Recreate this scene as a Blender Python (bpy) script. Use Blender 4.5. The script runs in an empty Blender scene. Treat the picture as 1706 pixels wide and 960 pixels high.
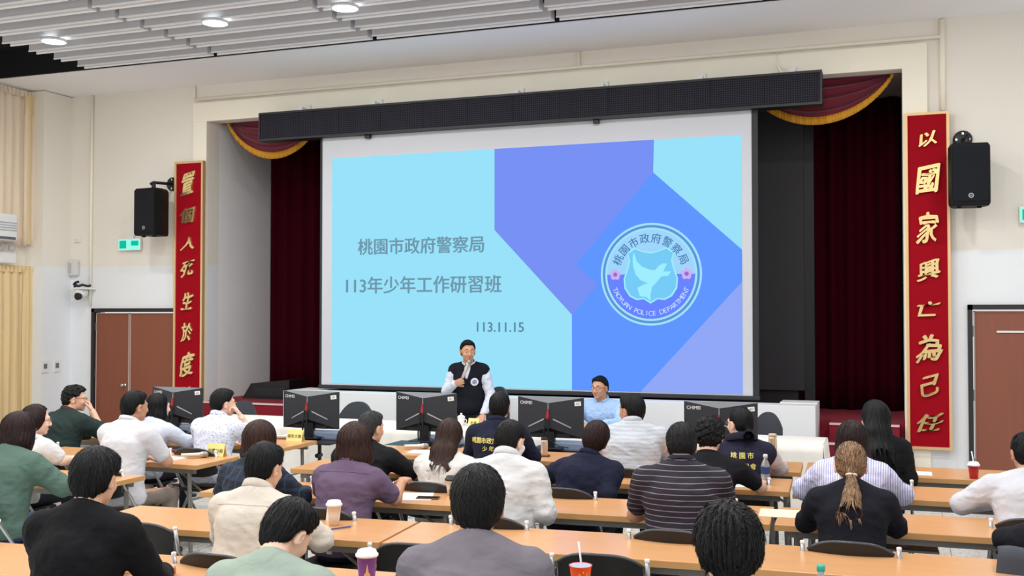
import bpy, bmesh, math, random
import numpy as np
from mathutils import Vector, Matrix
from mathutils.bvhtree import BVHTree
from mathutils.kdtree import KDTree

SC = bpy.context.scene
COL = SC.collection
R = math.radians
random.seed(7)
rng = np.random.default_rng(11)

# ------------------------------------------------------------------ camera
cam_d = bpy.data.cameras.new('camera'); cam_d.sensor_width = 36.0; cam_d.lens = 1741.0 / 1706.0 * 36.0
cam_d.clip_end = 100
cam = bpy.data.objects.new('camera', cam_d); COL.objects.link(cam)
cam.location = (0, 0, 1.95); cam.rotation_euler = (R(90 + 1.415), 0, R(20.2))
SC.camera = cam
# ------------------------------------------------------------------ world, exposure
wd = bpy.data.worlds.new('world'); SC.world = wd; wd.use_nodes = True
bg = wd.node_tree.nodes['Background']; bg.inputs[0].default_value = (0.97, 0.985, 1.0, 1); bg.inputs[1].default_value = 1.05
SC.view_settings.view_transform = 'Standard'; SC.view_settings.look = 'None'
SC.view_settings.exposure = 0.0; SC.view_settings.gamma = 1.0; SC.view_settings.use_curve_mapping = False
LAMP_W = 41.0          # watts of each ceiling downlight (their lights are made with the lamps below)

# ------------------------------------------------------------------ materials
def lin(c):
    out = []
    for v in c[:3]:
        v = v / 255.0
        out.append(v / 12.92 if v <= 0.04045 else ((v + 0.055) / 1.055) ** 2.4)
    return (*out, 1.0)
MATS = {}
def newmat(name):
    m = bpy.data.materials.new(name); m.use_nodes = True
    nt = m.node_tree; b = nt.nodes['Principled BSDF']
    MATS[name] = m
    return m, nt, b
def node(nt, typ, **kw):
    n = nt.nodes.new(typ)
    for k, v in kw.items():
        if k.startswith('i_'):
            n.inputs[k[2:].replace('_', ' ')].default_value = v
        else: setattr(n, k, v)
    return n
def M(name, col, rough=0.6, metal=0.0, spec=0.5, var=0.06, vscale=4.0, bump=0.0, bscale=60.0, stretch=(1, 1, 1), sheen=0.0, trans=0.0, alpha=1.0, coat=0.0):
    """principled material with a little procedural colour variation and relief, in object space"""
    if name in MATS: return MATS[name]
    m, nt, b = newmat(name)
    tc = node(nt, 'ShaderNodeTexCoord'); mp = node(nt, 'ShaderNodeMapping'); mp.inputs['Scale'].default_value = stretch
    nt.links.new(tc.outputs['Object'], mp.inputs[0])
    nz = node(nt, 'ShaderNodeTexNoise'); nz.inputs['Scale'].default_value = vscale; nz.inputs['Detail'].default_value = 4
    nt.links.new(mp.outputs[0], nz.inputs['Vector'])
    mx = node(nt, 'ShaderNodeMix'); mx.data_type = 'RGBA'
    c = lin(col)
    mx.inputs[6].default_value = tuple(max(0, v * (1 - var)) for v in c[:3]) + (1,)
    mx.inputs[7].default_value = tuple(min(1, v * (1 + var)) for v in c[:3]) + (1,)
    nt.links.new(nz.outputs[0], mx.inputs[0]); nt.links.new(mx.outputs[2], b.inputs['Base Color'])
    b.inputs['Roughness'].default_value = rough; b.inputs['Metallic'].default_value = metal
    b.inputs['Specular IOR Level'].default_value = spec
    if sheen: b.inputs['Sheen Weight'].default_value = sheen
    if trans: b.inputs['Transmission Weight'].default_value = trans
    if coat: b.inputs['Coat Weight'].default_value = coat
    if alpha < 1: b.inputs['Alpha'].default_value = alpha
    if bump:
        n2 = node(nt, 'ShaderNodeTexNoise'); n2.inputs['Scale'].default_value = bscale; n2.inputs['Detail'].default_value = 3
        nt.links.new(mp.outputs[0], n2.inputs['Vector'])
        bp = node(nt, 'ShaderNodeBump'); bp.inputs['Strength'].default_value = bump; bp.inputs['Distance'].default_value = 0.01
        nt.links.new(n2.outputs[0], bp.inputs['Height']); nt.links.new(bp.outputs[0], b.inputs['Normal'])
    return m
def EM(name, col, strength=1.0):
    if name in MATS: return MATS[name]
    m, nt, b = newmat(name)
    nt.nodes.remove(b); e = node(nt, 'ShaderNodeEmission'); e.inputs[0].default_value = lin(col); e.inputs[1].default_value = strength
    nt.links.new(e.outputs[0], nt.nodes['Material Output'].inputs[0])
    return m
def M_bands(name, base, stripe, scale, width=0.25, axis='Z', rough=0.85, warp=0.6, axis2=None, stripe2=None, w2=0.15, s2=None):
    """cloth with thin woven stripes along one axis (or a plaid along two), in object space"""
    if name in MATS: return MATS[name]
    m, nt, b = newmat(name)
    tc = node(nt, 'ShaderNodeTexCoord')
    def band(ax, sc_, w):
        sp = node(nt, 'ShaderNodeSeparateXYZ'); nt.links.new(tc.outputs['Object'], sp.inputs[0])
        nz = node(nt, 'ShaderNodeTexNoise'); nz.inputs['Scale'].default_value = 3; nt.links.new(tc.outputs['Object'], nz.inputs['Vector'])
        a = node(nt, 'ShaderNodeMath', operation='MULTIPLY'); a.inputs[1].default_value = sc_; nt.links.new(sp.outputs[ax], a.inputs[0])
        w_ = node(nt, 'ShaderNodeMath', operation='MULTIPLY_ADD'); w_.inputs[1].default_value = warp; nt.links.new(nz.outputs[0], w_.inputs[0]); nt.links.new(a.outputs[0], w_.inputs[2])
        f = node(nt, 'ShaderNodeMath', operation='FRACT'); nt.links.new(w_.outputs[0], f.inputs[0])
        l = node(nt, 'ShaderNodeMath', operation='LESS_THAN'); l.inputs[1].default_value = w; nt.links.new(f.outputs[0], l.inputs[0])
        return l
    mx = node(nt, 'ShaderNodeMix'); mx.data_type = 'RGBA'
    mx.inputs[6].default_value = lin(base); mx.inputs[7].default_value = lin(stripe)
    nt.links.new(band(axis, scale, width).outputs[0], mx.inputs[0]); out = mx
    if axis2:
        m2 = node(nt, 'ShaderNodeMix'); m2.data_type = 'RGBA'; m2.inputs[7].default_value = lin(stripe2)
        nt.links.new(mx.outputs[2], m2.inputs[6]); nt.links.new(band(axis2, s2 or scale, w2).outputs[0], m2.inputs[0]); out = m2
    nt.links.new(out.outputs[2], b.inputs['Base Color']); b.inputs['Roughness'].default_value = rough; wrinkles(nt, b)
    return m
def M_dash(name, base, mark, rough=0.85):
    """pale shirt printed with small scattered dashes"""
    if name in MATS: return MATS[name]
    m, nt, b = newmat(name)
    tc = node(nt, 'ShaderNodeTexCoord'); mp = node(nt, 'ShaderNodeMapping'); mp.inputs['Scale'].default_value = (34, 34, 76)
    mp.inputs['Rotation'].default_value = (0, 0.12, 0)
    nt.links.new(tc.outputs['Object'], mp.inputs[0])
    v = node(nt, 'ShaderNodeTexVoronoi'); v.inputs['Scale'].default_value = 1.0; v.inputs['Randomness'].default_value = 0.7; nt.links.new(mp.outputs[0], v.inputs['Vector'])
    l = node(nt, 'ShaderNodeMath', operation='LESS_THAN'); l.inputs[1].default_value = 0.24; nt.links.new(v.outputs['Distance'], l.inputs[0])
    mx = node(nt, 'ShaderNodeMix'); mx.data_type = 'RGBA'; mx.inputs[6].default_value = lin(base); mx.inputs[7].default_value = lin(mark)
    nt.links.new(l.outputs[0], mx.inputs[0]); nt.links.new(mx.outputs[2], b.inputs['Base Color']); b.inputs['Roughness'].default_value = rough; wrinkles(nt, b)
    return m
def M_hair(name, dark, light, rough=0.46, fs=90.0, mixlo=0.35, mixhi=0.75):
    """strands follow the 'flow' attribute (angle round the head, distance down the strand)"""
    if name in MATS: return MATS[name]
    m, nt, b = newmat(name)
    at = node(nt, 'ShaderNodeAttribute', attribute_name='flow')
    mp = node(nt, 'ShaderNodeMapping'); mp.inputs['Scale'].default_value = (fs, 5.0, 1.0); nt.links.new(at.outputs['Vector'], mp.inputs[0])
    nz = node(nt, 'ShaderNodeTexNoise'); nz.inputs['Scale'].default_value = 1.0; nz.inputs['Detail'].default_value = 3; nt.links.new(mp.outputs[0], nz.inputs['Vector'])
    rp = node(nt, 'ShaderNodeMapRange'); rp.inputs[1].default_value = mixlo; rp.inputs[2].default_value = mixhi; nt.links.new(nz.outputs[0], rp.inputs[0])
    mx = node(nt, 'ShaderNodeMix'); mx.data_type = 'RGBA'; mx.inputs[6].default_value = lin(dark); mx.inputs[7].default_value = lin(light)
    nt.links.new(rp.outputs[0], mx.inputs[0]); nt.links.new(mx.outputs[2], b.inputs['Base Color'])
    bp = node(nt, 'ShaderNodeBump'); bp.inputs['Strength'].default_value = 0.5; bp.inputs['Distance'].default_value = 0.006
    nt.links.new(nz.outputs[0], bp.inputs['Height']); nt.links.new(bp.outputs[0], b.inputs['Normal'])
    b.inputs['Roughness'].default_value = rough; b.inputs['Specular IOR Level'].default_value = 0.24
    return m

def M_cloth(name, col, rough=.88, var=.05, wrinkle=.22):
    """woven cloth: soft wrinkles, fine weave"""
    if name in MATS: return MATS[name]
    m, nt, b = newmat(name); wrinkles(nt, b, wrinkle)
    tc = node(nt, 'ShaderNodeTexCoord'); nz = node(nt, 'ShaderNodeTexNoise'); nz.inputs['Scale'].default_value = 7; nz.inputs['Detail'].default_value = 5; nt.links.new(tc.outputs['Object'], nz.inputs['Vector'])
    mx = node(nt, 'ShaderNodeMix'); mx.data_type = 'RGBA'; c = lin(col); mx.inputs[6].default_value = tuple(v*(1-var) for v in c[:3]) + (1,); mx.inputs[7].default_value = tuple(min(1, v*(1+var)) for v in c[:3]) + (1,)
    nt.links.new(nz.outputs[0], mx.inputs[0]); nt.links.new(mx.outputs[2], b.inputs['Base Color']); b.inputs['Roughness'].default_value = rough; b.inputs['Specular IOR Level'].default_value = .25
    return m
def wrinkles(nt, b, s=.22):
    tc = node(nt, 'ShaderNodeTexCoord'); mp = node(nt, 'ShaderNodeMapping'); mp.inputs['Scale'].default_value = (1, 1, 1.5); mp.inputs['Rotation'].default_value = (.3, .4, .2); nt.links.new(tc.outputs['Object'], mp.inputs[0])
    n1 = node(nt, 'ShaderNodeTexNoise'); n1.inputs['Scale'].default_value = 8; n1.inputs['Detail'].default_value = 2; n1.inputs['Distortion'].default_value = 1.1; nt.links.new(mp.outputs[0], n1.inputs['Vector'])
    b1 = node(nt, 'ShaderNodeBump'); b1.inputs['Strength'].default_value = s; b1.inputs['Distance'].default_value = .045; nt.links.new(n1.outputs[0], b1.inputs['Height'])
    n2 = node(nt, 'ShaderNodeTexNoise'); n2.inputs['Scale'].default_value = 380; nt.links.new(tc.outputs['Object'], n2.inputs['Vector'])
    b2 = node(nt, 'ShaderNodeBump'); b2.inputs['Strength'].default_value = .15; b2.inputs['Distance'].default_value = .003; nt.links.new(n2.outputs[0], b2.inputs['Height']); nt.links.new(b1.outputs[0], b2.inputs['Normal']); nt.links.new(b2.outputs[0], b.inputs['Normal'])

# ------------------------------------------------------------------ object helpers
def link(name, me, mat=None, parent=None, smooth=False, loc=None, rot=None):
    o = bpy.data.objects.new(name, me); COL.objects.link(o)
    if mat is not None and not me.materials: me.materials.append(mat)
    if parent is not None: o.parent = parent
    if loc is not None: o.location = loc
    if rot is not None: o.rotation_euler = rot
    if smooth: me.polygons.foreach_set('use_smooth', [True] * len(me.polygons))
    return o
def tag(o, label, cat, group=None):
    o['label'] = label; o['category'] = cat
    if group: o['group'] = group
    return o
def thing(name, label, cat, loc=(0, 0, 0), rotz=0.0, group=None):
    o = bpy.data.objects.new(name, None); COL.objects.link(o); o.empty_display_size = 0.1
    o.location = loc; o.rotation_euler = (0, 0, rotz)
    return tag(o, label, cat, group)
def struct(o):
    o['kind'] = 'structure'; return o
class MB:
    """collects shapes into one mesh"""
    def __init__(s): s.v = []; s.f = []
    def add(s, vs, fs):
        n = len(s.v); s.v += [tuple(p) for p in vs]; s.f += [tuple(i + n for i in f) for f in fs]; return s
    def box(s, lo, hi, bev=0.0):
        (x0, y0, z0), (x1, y1, z1) = lo, hi
        if bev <= 0:
            return s.add([(x0,y0,z0),(x1,y0,z0),(x1,y1,z0),(x0,y1,z0),(x0,y0,z1),(x1,y0,z1),(x1,y1,z1),(x0,y1,z1)],
                         [(0,3,2,1),(4,5,6,7),(0,1,5,4),(1,2,6,5),(2,3,7,6),(3,0,4,7)])
        bm = bmesh.new(); bmesh.ops.create_cube(bm, size=1)
        for v in bm.verts: v.co = ((x0+x1)/2 + v.co.x*(x1-x0), (y0+y1)/2 + v.co.y*(y1-y0), (z0+z1)/2 + v.co.z*(z1-z0))
        bmesh.ops.bevel(bm, geom=bm.edges[:], offset=bev, segments=2, affect='EDGES', profile=0.6)
        bm.verts.index_update(); s.add([v.co[:] for v in bm.verts], [[v.index for v in f.verts] for f in bm.faces]); bm.free(); return s
    def tube(s, pts, r, n=10, caps=True):
        pts = [Vector(p) for p in pts]; rs = r if isinstance(r, (list, tuple)) else [r] * len(pts)
        rings = []; up = None
        for i, p in enumerate(pts):
            t = (pts[min(i+1, len(pts)-1)] - pts[max(i-1, 0)]).normalized()
            if up is None:
                up = Vector((0, 0, 1)) if abs(t.z) < 0.9 else Vector((1, 0, 0))
            a = t.cross(up).normalized(); b = a.cross(t).normalized(); up = b
            rings.append([p + a * math.cos(2*math.pi*k/n) * rs[i] + b * math.sin(2*math.pi*k/n) * rs[i] for k in range(n)])
        vs = [q for r_ in rings for q in r_]; fs = []
        for i in range(len(pts)-1):
            for k in range(n): fs.append((i*n+k, i*n+(k+1) % n, (i+1)*n+(k+1) % n, (i+1)*n+k))
        if caps: fs.append(tuple(range(n))[::-1]); fs.append(tuple((len(pts)-1)*n + k for k in range(n)))
        return s.add(vs, fs)
    def lathe(s, prof, n=20, c=(0, 0, 0), caps=True):
        vs = []; fs = []
        for (r, z) in prof:
            for k in range(n): a = 2*math.pi*k/n; vs.append((c[0]+r*math.cos(a), c[1]+r*math.sin(a), c[2]+z))
        for i in range(len(prof)-1):
            for k in range(n): fs.append((i*n+k, i*n+(k+1) % n, (i+1)*n+(k+1) % n, (i+1)*n+k))
        if caps: fs.append(tuple(range(n))[::-1]); fs.append(tuple((len(prof)-1)*n+k for k in range(n)))
        return s.add(vs, fs)
    def prism(s, poly, y0, y1):
        """polygon given in (x, z), counter-clockwise seen from -y, with depth y0 (front) to y1"""
        n = len(poly)
        vs = [(x, y0, z) for x, z in poly] + [(x, y1, z) for x, z in poly]
        fs = [tuple(range(n)), tuple(range(2*n-1, n-1, -1))] + [(i, i+n, (i+1) % n + n, (i+1) % n) for i in range(n)]
        return s.add(vs, fs)
    def sheet(s, rows):
        n = len(rows[0]); vs = [p for r_ in rows for p in r_]; fs = []
        for i in range(len(rows)-1):
            for k in range(n-1): fs.append((i*n+k, i*n+k+1, (i+1)*n+k+1, (i+1)*n+k))
        return s.add(vs, fs)
    def mesh(s, name='m'):
        me = bpy.data.meshes.new(name); me.from_pydata(s.v, [], s.f); me.update(); return me
    def build(s, name, mat, parent=None, smooth=False, loc=None, rot=None):
        return link(name, s.mesh(name), mat, parent, smooth, loc, rot)
def auto_smooth(me, ang=40):
    me.polygons.foreach_set('use_smooth', [True]*len(me.polygons))
    try: me.set_sharp_from_angle(angle=R(ang))
    except Exception: pass
def copy_tree(o, parent=None):
    c = o.copy(); COL.objects.link(c)
    if parent is not None:
        c.parent = parent
    for ch in [x for x in bpy.data.objects if x.parent == o]: copy_tree(ch, c)
    return c
_tm = {}
def text_mesh(body, size, extrude=0.0, bold=0.0, bevel=0.0, shear=0.0):
    """lettering as a mesh in the x-z plane facing -y, centred on the origin"""
    key = (body, size, extrude, bold, bevel, shear)
    if key in _tm: return _tm[key]
    c = bpy.data.curves.new('t', 'FONT'); c.body = body; c.size = size; c.extrude = extrude; c.bevel_depth = bevel; c.shear = shear
    c.resolution_u = 3; c.align_x = 'CENTER'; c.align_y = 'CENTER'
    o = bpy.data.objects.new('t', c); COL.objects.link(o)
    dg = bpy.context.evaluated_depsgraph_get(); me = bpy.data.meshes.new_from_object(o.evaluated_get(dg))
    bpy.data.objects.remove(o); bpy.data.curves.remove(c)
    n = len(me.vertices); co = np.empty(n*3, np.float32); me.vertices.foreach_get('co', co); co = co.reshape(-1, 3)
    if n:
        mid = (co.min(0) + co.max(0)) / 2; co -= mid
        co = np.stack([co[:, 0], -co[:, 2], co[:, 1]], 1)
        me.vertices.foreach_set('co', co.astype(np.float32).ravel()); me.update()
    me.materials.clear()
    if bold:
        vs = co.copy() if n else co; polys = [tuple(q.vertices) for q in me.polygons]; allv, allp = [], []
        for k, (dx, dz) in enumerate(((0, 0), (bold, 0), (-bold, 0), (0, bold*.6), (0, -bold*.6))):
            allp += [tuple(i + k*n for i in q) for q in polys]; allv += (vs + np.array([dx*size, -.0002*k*size, dz*size])).tolist()
        me = bpy.data.meshes.new('text'); me.from_pydata(allv, [], allp); me.update()
    _tm[key] = me
    return me
# ------------------------------------------------------------------ implicit-surface engine (bodies, cloth, hair)
def nrm(v):
    v = np.asarray(v, float); return v / (np.linalg.norm(v) + 1e-12)
class Field:
    def __init__(s, lo, hi, vox):
        s.lo = np.asarray(lo, float); s.vox = vox
        s.n = np.maximum(4, np.ceil((np.asarray(hi) - s.lo) / vox).astype(int) + 1)
        s.F = np.full(s.n, 10.0, np.float32)
        s.ax = [s.lo[i] + np.arange(s.n[i]) * vox for i in range(3)]
    def region(s, lo, hi, k):
        pad = k + 2.5 * s.vox
        a = np.clip(np.floor((np.asarray(lo) - pad - s.lo) / s.vox).astype(int), 0, s.n)
        b = np.clip(np.ceil((np.asarray(hi) + pad - s.lo) / s.vox).astype(int) + 1, 0, s.n)
        if np.any(b <= a): return None, None
        sl = tuple(slice(a[i], b[i]) for i in range(3))
        P = np.stack(np.meshgrid(*[s.ax[i][sl[i]] for i in range(3)], indexing='ij'), -1).astype(np.float32)
        return sl, P
    def put(s, sl, d, k, sub=False):
        f = s.F[sl]
        if sub:
            h = np.clip(0.5 - 0.5 * (f + d) / k, 0, 1) if k > 0 else None
            s.F[sl] = np.maximum(f, -d) if k <= 0 else f * (1 - h) + (-d) * h + k * h * (1 - h)
        else:
            if k <= 0: s.F[sl] = np.minimum(f, d)
            else:
                h = np.clip(0.5 + 0.5 * (d - f) / k, 0, 1)
                s.F[sl] = d * (1 - h) + f * h - k * h * (1 - h)
    def cone(s, a, b, ra, rb=None, k=0.02, sub=False):
        rb = ra if rb is None else rb
        a = np.asarray(a, float); b = np.asarray(b, float); r = max(ra, rb)
        sl, P = s.region(np.minimum(a, b) - r, np.maximum(a, b) + r, k)
        if sl is None: return s
        ba = b - a; q = P - a.astype(np.float32)
        t = np.clip((q @ ba.astype(np.float32)) / max(ba @ ba, 1e-9), 0, 1)
        d = np.sqrt(((q - t[..., None] * ba.astype(np.float32)) ** 2).sum(-1)) - (ra + t * (rb - ra))
        s.put(sl, d, k, sub); return s
    def econe(s, a, b, ra, rb, side=(1, 0, 0), k=0.03, sub=False):
        """elliptic cone: ra, rb = (half width along side, half depth)"""
        a = np.asarray(a, float); b = np.asarray(b, float); L = np.linalg.norm(b - a); w = (b - a) / max(L, 1e-6)
        u = np.asarray(side, float); u = nrm(u - w * (u @ w)); v = np.cross(w, u)
        r = max(*ra, *rb)
        sl, P = s.region(np.minimum(a, b) - r, np.maximum(a, b) + r, k)
        if sl is None: return s
        q = P - a.astype(np.float32); z = q @ w.astype(np.float32); x = q @ u.astype(np.float32); y = q @ v.astype(np.float32)
        t = np.clip(z / max(L, 1e-6), 0, 1); e = z - t * L
        rx = ra[0] + t * (rb[0] - ra[0]); ry = ra[1] + t * (rb[1] - ra[1]); rz = np.minimum(rx, ry)
        k0 = np.sqrt((x/rx)**2 + (y/ry)**2 + (e/rz)**2) + 1e-6
        k1 = np.sqrt((x/rx**2)**2 + (y/ry**2)**2 + (e/rz**2)**2) + 1e-6
        s.put(sl, k0 * (k0 - 1) / k1, k, sub); return s
    def ell(s, c, r, Rm=None, k=0.02, sub=False):
        c = np.asarray(c, float); r = np.asarray(r, float); m = r.max()
        sl, P = s.region(c - m, c + m, k)
        if sl is None: return s
        q = P - c.astype(np.float32)
        if Rm is not None: q = q @ Rm.astype(np.float32)        # world -> local (columns of Rm are local axes)
        k0 = np.sqrt(((q / r) ** 2).sum(-1)) + 1e-6; k1 = np.sqrt(((q / r ** 2) ** 2).sum(-1)) + 1e-6
        s.put(sl, (k0 * (k0 - 1) / k1).astype(np.float32), k, sub); return s
    def all(s):
        return np.stack(np.meshgrid(*s.ax, indexing='ij'), -1).astype(np.float32)
    def cut(s, p, n, k=0.006):
        """remove the side the normal points to"""
        P = s.all(); d = (P - np.asarray(p, np.float32)) @ nrm(n).astype(np.float32)
        h = np.clip(0.5 - 0.5 * (s.F - d) / k, 0, 1); s.F = s.F * (1 - h) + d * h + k * h * (1 - h); return s
    def nets(s):
        F = s.F; neg = F < 0
        c = np.zeros(tuple(np.array(F.shape) - 1), np.int8)
        for i in (0, 1):
            for j in (0, 1):
                for k in (0, 1): c += neg[i:F.shape[0]-1+i, j:F.shape[1]-1+j, k:F.shape[2]-1+k]
        idx = np.argwhere((c > 0) & (c < 8))
        if len(idx) == 0: return np.zeros((0, 3)), np.zeros((0, 4), int)
        offs = np.array([(i, j, k) for i in (0, 1) for j in (0, 1) for k in (0, 1)])
        vals = np.stack([F[idx[:, 0]+o[0], idx[:, 1]+o[1], idx[:, 2]+o[2]] for o in offs], 1)
        pos = np.zeros((len(idx), 3)); cnt = np.zeros(len(idx))
        for a in range(8):
            for b in range(a+1, 8):
                if np.abs(offs[a] - offs[b]).sum() != 1: continue
                va, vb = vals[:, a], vals[:, b]; cr = (va < 0) != (vb < 0)
                t = np.where(cr, va / np.where(cr, va - vb, 1), 0)
                pos += cr[:, None] * (offs[a] + (offs[b] - offs[a]) * t[:, None]); cnt += cr
        V = s.lo + (idx + pos / cnt[:, None]) * s.vox
        m = np.full(c.shape, -1, np.int64); m[idx[:, 0], idx[:, 1], idx[:, 2]] = np.arange(len(idx))
        quads = []
        for ax in range(3):
            A = [slice(None)]*3; B = [slice(None)]*3; A[ax] = slice(0, -1); B[ax] = slice(1, None)
            na, nb = neg[tuple(A)], neg[tuple(B)]
            e = np.argwhere(na != nb); u, v = (ax+1) % 3, (ax+2) % 3
            ok = (e[:, u] > 0) & (e[:, v] > 0) & (e[:, u] < F.shape[u]-1) & (e[:, v] < F.shape[v]-1); e = e[ok]
            if len(e) == 0: continue
            def cell(du, dv):
                q = e.copy(); q[:, u] -= du; q[:, v] -= dv; return m[q[:, 0], q[:, 1], q[:, 2]]
            q = np.stack([cell(1, 1), cell(0, 1), cell(0, 0), cell(1, 0)], 1)
            flip = ~na[e[:, 0], e[:, 1], e[:, 2]]; q[flip] = q[flip][:, ::-1]
            quads.append(q)
        Q = np.concatenate(quads); Q = Q[(Q >= 0).all(1)]
        return V, Q
def np_mesh(name, V, Q, mat, smooth=True):
    me = bpy.data.meshes.new(name); n, f = len(V), len(Q)
    me.vertices.add(n); me.vertices.foreach_set('co', np.asarray(V, np.float32).ravel())
    me.loops.add(f*4); me.loops.foreach_set('vertex_index', np.asarray(Q, np.int32).ravel())
    me.polygons.add(f); me.polygons.foreach_set('loop_start', np.arange(0, f*4, 4, dtype=np.int32))
    me.update(calc_edges=True); me.validate()
    if smooth: me.polygons.foreach_set('use_smooth', [True]*len(me.polygons))
    if mat is not None: me.materials.append(mat)
    return me
def wob(P, freq, seed, n=5):
    """smooth pseudo-random field in about -1..1"""
    g = np.random.default_rng(seed); out = np.zeros(P.shape[:-1], np.float32)
    for _ in range(n):
        d = nrm(g.normal(size=3)) * freq * g.uniform(0.6, 1.5); out += np.sin(P @ d.astype(np.float32) + g.uniform(0, 6.28) + 1.3*np.sin(P @ (d[[1, 2, 0]]*0.6).astype(np.float32)))
    return out / n
def rotm(yaw, pitch, roll):
    """columns = local x (right), y (forward), z (up); yaw + turns left, pitch + looks down, roll + leans right"""
    return np.array(Matrix.Rotation(R(yaw), 3, 'Z') @ Matrix.Rotation(R(-pitch), 3, 'X') @ Matrix.Rotation(R(roll), 3, 'Y'))

# ------------------------------------------------------------------ people
def head_field(fl, C, Rm, N, fem=False, hs=1.0):
    T = lambda p: C + Rm @ (np.asarray(p, float)*hs)
    def E(p, r, k, Q=None, sub=False): fl.ell(T(p), np.asarray(r)*hs, Rm if Q is None else Rm @ Q, k, sub)
    def K(p, q, r0, r1, k): fl.cone(T(p), T(q), r0*hs, r1*hs, k)
    E((0, -.012, .018), (.074, .093, .088), .02)
    E((0, .028, -.022), (.0625, .064, .083), .025)
    E((0, .03, -.072), ((.049 if fem else .054), .056, .046), .02)
    E((0, .072, -.104), (.022, .02, .017), .02)
    for s in (-1, 1):
        E((s*.036, .066, -.04), (.022, .02, .02), .02)
        K((s*.012, .089, .017), (s*.044, .076, .015), .009, .008, .012)
        E((s*.031, .098, -.004), (.017, .014, .011), .010, sub=True)
        E((s*.031, .077, -.005), (.0135, .0125, .0125), .003)
        E((s*.079, -.012, -.02), (.011, .021, .034), .006, rotm(s*-22, 8, 0))
        E((s*.087, -.004, -.02), (.006, .010, .018), .006, rotm(s*-22, 8, 0), sub=True)
        E((s*.0125, .1, -.044), (.0085, .010, .008), .006)
    K((0, .09, .005), (0, .110, -.038), .0085, .0125, .012)
    E((0, .088, -.0695), (.021, .012, .0055), .005)
    E((0, .088, -.080), (.018, .011, .0065), .005)
    fl.cone(T((0, -.03, -.055)), N, (.045 if fem else .053)*hs, (.05 if fem else .059)*hs, .025)
def hand_mesh(W, f, n, side, curl=(20, 30, 20), spread=1.0, thumb=0.6):
    """W wrist, f finger direction, n back-of-hand normal, side +1 when the thumb lies along +cross(f,n)"""
    f = nrm(f); n = nrm(np.asarray(n) - f * (np.asarray(n) @ f)); s = np.cross(f, n) * side
    W = np.asarray(W, float); fl = Field(W - .2, W + .2, .0055)
    fl.econe(W - f*.03, W + f*.02, (.026, .019), (.031, .016), s, .01)
    fl.econe(W + f*.02, W + f*.085, (.032, .016), (.040, .0125), s, .012)
    for i, (o, L) in enumerate(((.029, .92), (.0095, 1.0), (-.0095, .95), (-.028, .78))):
        p = W + f*(.088 - abs(o)*.15) + s*o; d = nrm(f + s*o*1.6*spread); nn = n; r = .0092
        for j, ln in enumerate((.042, .027, .022)):
            a = R(curl[j]); d2 = d*math.cos(a) - nn*math.sin(a); nn = nn*math.cos(a) + d*math.sin(a); d = d2
            q = p + d*ln*L; fl.cone(p, q, r, r*.92, .004); p = q; r *= .9
    p = W + f*.022 + s*.024 - n*.006; d = nrm(f*(1-thumb*.55) + s*thumb - n*.25)
    q = p + d*.04; fl.cone(p, q, .014, .0115, .01); d = nrm(d + f*.4 - n*.15); fl.cone(q, q + d*.03, .011, .009, .004)
    return fl.nets()
SKIN = {k: M('skin_'+k, c, rough=.5, spec=.4, var=.07, vscale=18, bump=.05, bscale=220) for k, c in dict(fair=(238, 196, 172), mid=(222, 176, 148), tan=(196, 146, 116), deep=(168, 120, 94)).items()}
LIPS = M('lips', (186, 108, 100), rough=.45)
SHOE = M('shoe_leather', (30, 28, 28), rough=.45)
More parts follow.
